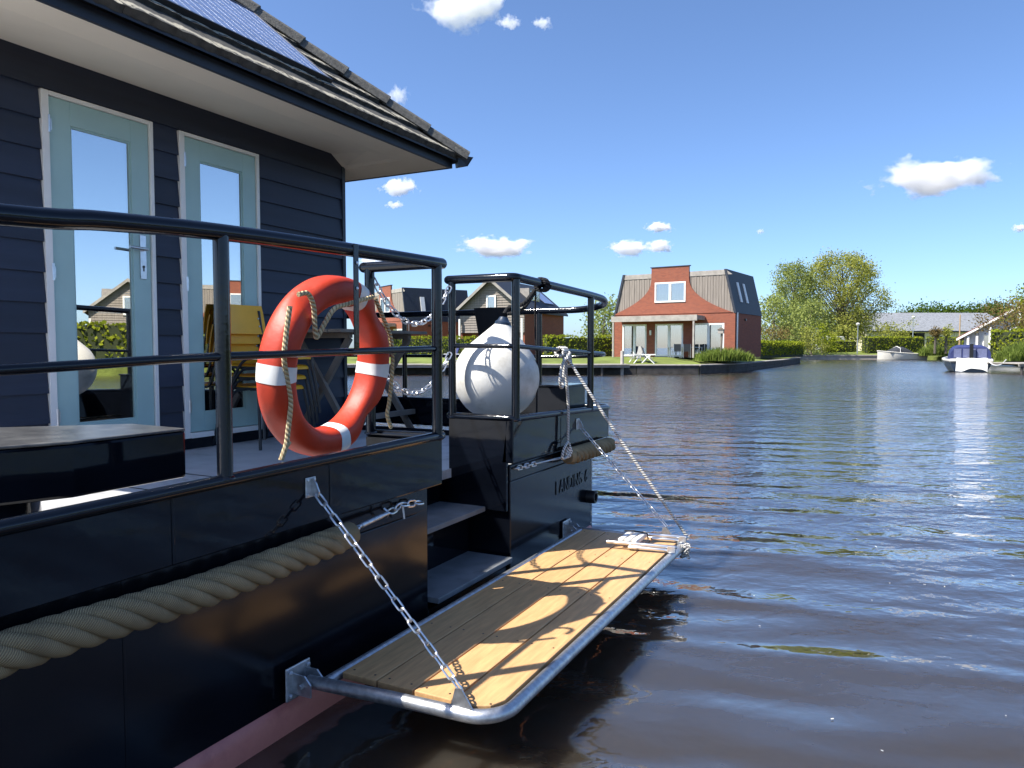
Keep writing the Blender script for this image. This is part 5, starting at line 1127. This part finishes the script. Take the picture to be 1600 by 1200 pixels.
# bird house on a post
bp_ = G(*LD(1126, 50), .9); r = thing('bird_house', 'little wooden bird house on a post in the tall grass', 'bird house', bp_)
m = MB(); m.tube([bp_, bp_ + Vector((.05, 0, 1.75))], .08, 8); m.build('post', m_wood, r)
m = MB(); m.box(bp_ + Vector((-.18, -.18, 1.75)), bp_ + Vector((.18, .18, 2.0))); m.build('box', m_plank_far, r)
m = MB(); q = bp_ + Vector((0, 0, 2.0)); m.prism([q + Vector((-.25, -.22, 0)), q + Vector((.25, -.22, 0)), q + Vector((0, -.22, .16))], (0, .44, 0)); m.build('roof', m_rust_r if False else m_wood, r)
# mooring post by the terrace
mp = G(*LD(972, 46.0), 0); m = MB(); m.tube([mp + Vector((0, 0, -.5)), mp + Vector((0, 0, 1.45)), mp + Vector((0, 0, 1.5))], [.11, .11, .08], 10)
set_thing(m.build('mooring_post', m_plank_far, loc=mp, smooth=True), 'pale timber mooring post at the quay corner before the brick house', 'post')
# lamp posts and pole
def lamp(label, px, D, h_):
    p = G(*LD(px, D), .8); r = thing('street_lamp', label, 'street lamp', p, group='street lamps'); m = MB(); m.tube([p, p + Vector((0, 0, h_))], [.09, .055], 8); m.build('pole', m_galv, r)
    m = MB(); m.lathe(p + Vector((0, 0, h_)), [(.06, 0), (.22, .12), (.26, .3), (.3, .34), (.05, .45)], 12); m.build('lamp_head', m_white, r, smooth=True)
lamp('pale street lamp on the far quay under the tall tree', 1339, 106, 4.0); lamp('white street lamp before the barn doorway', 1425, 112, 5.2)
p = G(*LD(1498, 92), .8); m = MB(); m.tube([p, p + Vector((0, 0, 5.0))], [.10, .06], 8); set_thing(m.build('flag_pole', mat('tan_pole', (.4, .27, .14), .7), loc=p), 'bare tan timber pole standing before the barn', 'pole')
# caravan, far bank paving, bin
def caravan():
    p = G(*LD(1298, 113), .9); r = thing('caravan', 'white caravan half hidden by shrubs on the far bank', 'caravan', p, YAW, world=False)
    m = MB(); m.prism([(-2.3, 0, .4), (2.3, 0, .4), (2.4, 0, 1.4), (2.0, 0, 2.5), (-2.0, 0, 2.6), (-2.4, 0, 1.5)], (0, 2.0, 0)); m.build('body', m_tarp, r, bevel=.1)
    m = MB(); m.box((-1.2, -.03, 1.3), (.2, -.005, 1.9)); m.build('window', m_winfar, r)
    m = MB(); m.lathe((0, .1, .32), [(.32, 0), (.32, .18)], 16, Vector((0, 1, 0))); m.build('wheel', m_rub, r)
caravan()
qf = MB(); a_, b2 = G(36.6, 103.2), G(58, 103.4); dv = (b2 - a_).normalized(); nn = Vector((-dv.y, dv.x, 0))
for z0, z1, o_ in ((-.3, .5, .0), (.5, .66, -.08)): qf.hexa([p + Vector((0, 0, zz)) for zz in (z0, z1) for p in (a_ - nn * (.1 - o_), b2 - nn * (.1 - o_), b2 + nn * (.4 if o_ == 0 else 3), a_ + nn * (.4 if o_ == 0 else 3))])
set_thing(qf.build('far_quay', m_stone, loc=a_), 'pale stone quay along the far bank under the hedges', 'quay')

# ------------------------------------------------------------------ boats
def hull_loft(Ln, Bm, h0, h1, keel=-.25, n=18, tr=.82):
    rows = []
    for i in range(n + 1):
        t = i / n; b = Bm / 2 * (tr + (1 - tr) * min(1, t * 3.2)) * (1 - max(0, (t - .45) / .55) ** 2.4); b = max(b, .015); g = h0 + (h1 - h0) * t ** 1.8
        k_ = keel * (1 - max(0, (t - .75) / .25) ** 2); x = Ln * t + .0
        rows.append([Vector((x, -b, g)), Vector((x + .0, -b * .96, g * .55)), Vector((x, -b * .80, .05)), Vector((x, 0, k_)), Vector((x, b * .80, .05)), Vector((x, b * .96, g * .55)), Vector((x, b, g))])
    return rows
def boat_mesh(rows):
    m = MB(); k_ = 7
    for r_ in rows: m.v += r_
    for i in range(len(rows) - 1):
        for j in range(k_ - 1): m.f.append((i * k_ + j, i * k_ + j + 1, (i + 1) * k_ + j + 1, (i + 1) * k_ + j))
    m.f.append(tuple(range(k_))); return m
def sloop():
    p = G(*LD(1443, 100.5), 0); r = thing('white_sloop', 'cream open sloop with dark sprayhood moored at the far quay', 'boat', p, YAW + math.pi + R(4), world=False)
    rows = hull_loft(6.6, 2.2, .82, 1.25); boat_mesh(rows).build('hull', m_gel, r, smooth=True)
    for s_ in (0, 6): m = MB(); m.tube([q[s_] + Vector((0, 0, .01)) for q in rows], .06, 8); m.build('rub_rail', m_gel, r, smooth=True)
    m = MB(); n = 8; k_ = 9
    prof = [(2.0, .15), (2.5, .55), (3.2, .85), (3.9, .88), (4.6, .55), (5.3, .15)]
    for x, h_ in prof:
        for j in range(k_): a_ = math.pi * j / (k_ - 1); m.v.append(Vector((x, math.cos(a_) * .92, .95 + math.sin(a_) ** .7 * h_)))
    for i in range(len(prof) - 1):
        for j in range(k_ - 1): m.f.append((i * k_ + j, i * k_ + j + 1, (i + 1) * k_ + j + 1, (i + 1) * k_ + j))
    m.build('sprayhood', m_dgrey, r, smooth=True)
    m = MB(); m.tube([(3.9, -.95, .95), (3.9, -.9, 1.6), (3.9, 0, 1.87), (3.9, .9, 1.6), (3.9, .95, .95)], .04, 6); m.build('hood_frame', m_white, r)
    m = MB(); m.quad((.05, -.85, .86), (6.3, -.2, 1.15), (6.3, .2, 1.15), (.05, .85, .86)); m.build('deck', m_gel, r)
    m = MB(); m.box((-.35, -.2, .05), (-.02, .2, .95)); m.build('outboard_motor', m_rub, r)
sloop()
def cruiser():
    p = G(*LD(1517, 50.4), 0); r = thing('canopy_boat', 'navy motorboat with blue canopy and white cloth over its stern', 'boat', p, YAW + R(64), world=False)
    rows = hull_loft(5.4, 2.9, .78, 1.0); boat_mesh(rows).build('hull', m_navyhull, r, smooth=True)
    for s_ in (0, 6): m = MB(); m.tube([q[s_] + Vector((0, 0, .02)) for q in rows], .10, 8); m.build('rub_rail', m_gel, r, smooth=True)
    m = MB(); m.tube([(0, -1.25, .8), (-.04, 0, .84), (0, 1.25, .8)], .12, 8); m.build('stern_rail', m_gel, r, smooth=True)
    m = MB(); k_ = 13; prof = [(.35, .92), (.5, 1.02), (1.6, 1.1), (2.8, 1.02), (3.6, .5), (3.9, .1)]
    for x, h_ in prof:
        for j in range(k_): a_ = math.pi * j / (k_ - 1); ww = 1.22 - .03 * x; m.v.append(Vector((x, math.copysign(abs(math.cos(a_)) ** .45, math.cos(a_)) * ww, .80 + math.sin(a_) ** .5 * h_)))
    for i in range(len(prof) - 1):
        for j in range(k_ - 1): m.f.append((i * k_ + j, i * k_ + j + 1, (i + 1) * k_ + j + 1, (i + 1) * k_ + j))
    m.f.append(tuple(range(k_))[::-1]); cp = m.build('canopy', m_canvas, r, smooth=True)
    for y0, y1 in ((-.95, -.38), (-.30, .45), (.55, 1.0)):
        m = MB(); m.box((.315, y0, 1.0), (.335, y1, 1.62)); m.build('canopy_window', mat('clear_vinyl', (.13, .14, .24), .15), cp)
    # cloth over the stern
    m = MB(); n = 16; rows_ = []
    for k2, (x, z) in enumerate([(.28, .98), (.0, .98), (-.16, .92), (-.24, .6), (-.34, .3), (-.40, .06)]):
        row = []
        for j in range(n + 1):
            t = j / n; y = -.95 + 1.85 * t + (k2 - 3) * .02; arch = .24 * math.sin(math.pi * min(1, max(0, (t - .0) / .8))) * (k2 / 5) ** 2 if k2 > 2 else 0
            row.append(Vector((x + .03 * math.sin(j * 1.3 + k2), y, z + arch * .9 + .02 * math.sin(j * .9))))
        rows_.append(row); m.v += row
    for i in range(len(rows_) - 1):
        for j in range(n): m.f.append((i * (n + 1) + j, i * (n + 1) + j + 1, (i + 1) * (n + 1) + j + 1, (i + 1) * (n + 1) + j))
    m.build('stern_cloth', m_tarp, r, smooth=True)
    m = MB(); m.box((-.05, -.12, .95), (.1, .1, 1.95)); m.build('outboard_bracket', m_rub, r, bevel=.02)
    m = MB(); m.quad((.1, -1.15, .82), (5.2, -.2, .98), (5.2, .2, .98), (.1, 1.15, .82)); m.build('deck', m_gel, r)
cruiser()
ml = MB(); a_ = B(1543, 563, 49.5); b2 = B(1572, 562, 48); ml.tube(spline([a_, a_.lerp(b2, .35) - Vector((0, 0, .32)), a_.lerp(b2, .75) - Vector((0, 0, .3)), b2], 6), .035, 6)
set_thing(ml.build('boat_line', m_tarp, loc=b2, smooth=True), 'white slack line tying the blue canopy boat to the jetty', 'rope')

# ------------------------------------------------------------------ clouds
def cloud_mat(i, dens):
    m = bpy.data.materials.new('cloud_vapour'); m.use_nodes = True; t = m.node_tree; t.nodes.clear(); L = t.links
    o = t.nodes.new('ShaderNodeOutputMaterial'); v = t.nodes.new('ShaderNodeVolumePrincipled'); v.inputs['Color'].default_value = (1, 1, 1, 1); v.inputs['Anisotropy'].default_value = .2
    tc = t.nodes.new('ShaderNodeTexCoord'); ln = t.nodes.new('ShaderNodeVectorMath'); ln.operation = 'LENGTH'; L.new(tc.outputs['Object'], ln.inputs[0])
    mp = t.nodes.new('ShaderNodeMapping'); mp.inputs['Location'].default_value = (i * 3.7, i * 1.9, i * .77); mp.inputs['Scale'].default_value = (1.5, 1.5, .8); L.new(tc.outputs['Object'], mp.inputs[0])
    n = t.nodes.new('ShaderNodeTexNoise'); n.inputs['Scale'].default_value = 1.5; n.inputs['Detail'].default_value = 7; n.inputs['Roughness'].default_value = .58; L.new(mp.outputs[0], n.inputs['Vector'])
    a = t.nodes.new('ShaderNodeMath'); a.operation = 'MULTIPLY_ADD'; a.inputs[1].default_value = 2.6; a.inputs[2].default_value = -.62; L.new(n.outputs['Fac'], a.inputs[0])
    b = t.nodes.new('ShaderNodeMath'); b.operation = 'SUBTRACT'; L.new(a.outputs[0], b.inputs[0]); L.new(ln.outputs['Value'], b.inputs[1])
    mr = t.nodes.new('ShaderNodeMapRange'); mr.inputs[1].default_value = 0; mr.inputs[2].default_value = .25; mr.inputs[3].default_value = 0; mr.inputs[4].default_value = dens; L.new(b.outputs[0], mr.inputs[0]); L.new(mr.outputs[0], v.inputs['Density']); L.new(v.outputs[0], o.inputs['Volume']); return m
CL = [(724, 8, 150, 78, 'large white cloud cut by the top picture edge'), (795, 36, 42, 26, 'small wisp right of the large top cloud'), (848, 36, 34, 22, 'faint second wisp right of the large top cloud'), (622, 151, 40, 40, 'wispy cloud just right of the roof hip'),
      (623, 293, 66, 34, 'small cloud just below the roof corner'), (616, 320, 34, 14, 'tiny cloud flake below the roof corner cloud'), (774, 386, 135, 40, 'flat bright cloud above the ball fender'), (1030, 355, 52, 20, 'upper of three small clouds above the brick house'),
      (981, 388, 74, 32, 'lower left of three small clouds above the brick house'), (1031, 384, 54, 24, 'lower right of three small clouds above the brick house'), (1462, 277, 215, 66, 'long white cloud high at right'), (1593, 356, 26, 18, 'cloud scrap at the right picture edge'), (1188, 362, 14, 10, 'tiny cloud speck above the brick house roof'), (583, 411, 60, 24, 'low cloud behind the near rail end')]
for i, (px, py, wpx, hpx, lab) in enumerate(CL):
    D = min(7000, 950 / ((HY - py) / F)); c_ = B(px, py, D); sx, sz = wpx / F * D / 2 * 1.0, hpx / F * D / 2 * .95
    m = MB(); bmm = bmesh.new(); bmesh.ops.create_icosphere(bmm, subdivisions=2, radius=1.25); me = bpy.data.meshes.new('cloud'); bmm.to_mesh(me); bmm.free()
    faint = i in (1, 2, 3, 5, 12)
    me.materials.append(cloud_mat(i, (2.2 if faint else 5.0) / (sz * 2))); o = bpy.data.objects.new('cloud', me); COL.objects.link(o); o.location = c_; o.scale = (sx, sx * .7, sz); o.rotation_euler = (0, 0, YAW)
    set_thing(o, lab, 'cloud', 'small fair weather clouds')

# ------------------------------------------------------------------ drifting bits on the water
m = MB(); random.seed(5)
for _ in range(150):
    p = Vector((random.uniform(1.4, 9), random.uniform(.8, 9), .004)); a_ = random.uniform(0, 6.28); l_ = random.uniform(.003, .009) * (1 + 2.0 * (random.random() < .15)); w_ = random.uniform(.002, .004)
    u = Vector((math.cos(a_), math.sin(a_), 0)); v_ = Vector((-u.y, u.x, 0)); m.quad(p - u * l_ - v_ * w_, p + u * l_ - v_ * w_ * .6, p + u * l_ * .8 + v_ * w_, p - u * l_ * .7 + v_ * w_)
o = m.build('floating_debris', mat('pale_plant_fluff', (.62, .60, .52), .8), fix=False); o['kind'] = 'stuff'; o['label'] = 'pale specks of plant fluff drifting on the water'; o['category'] = 'debris'
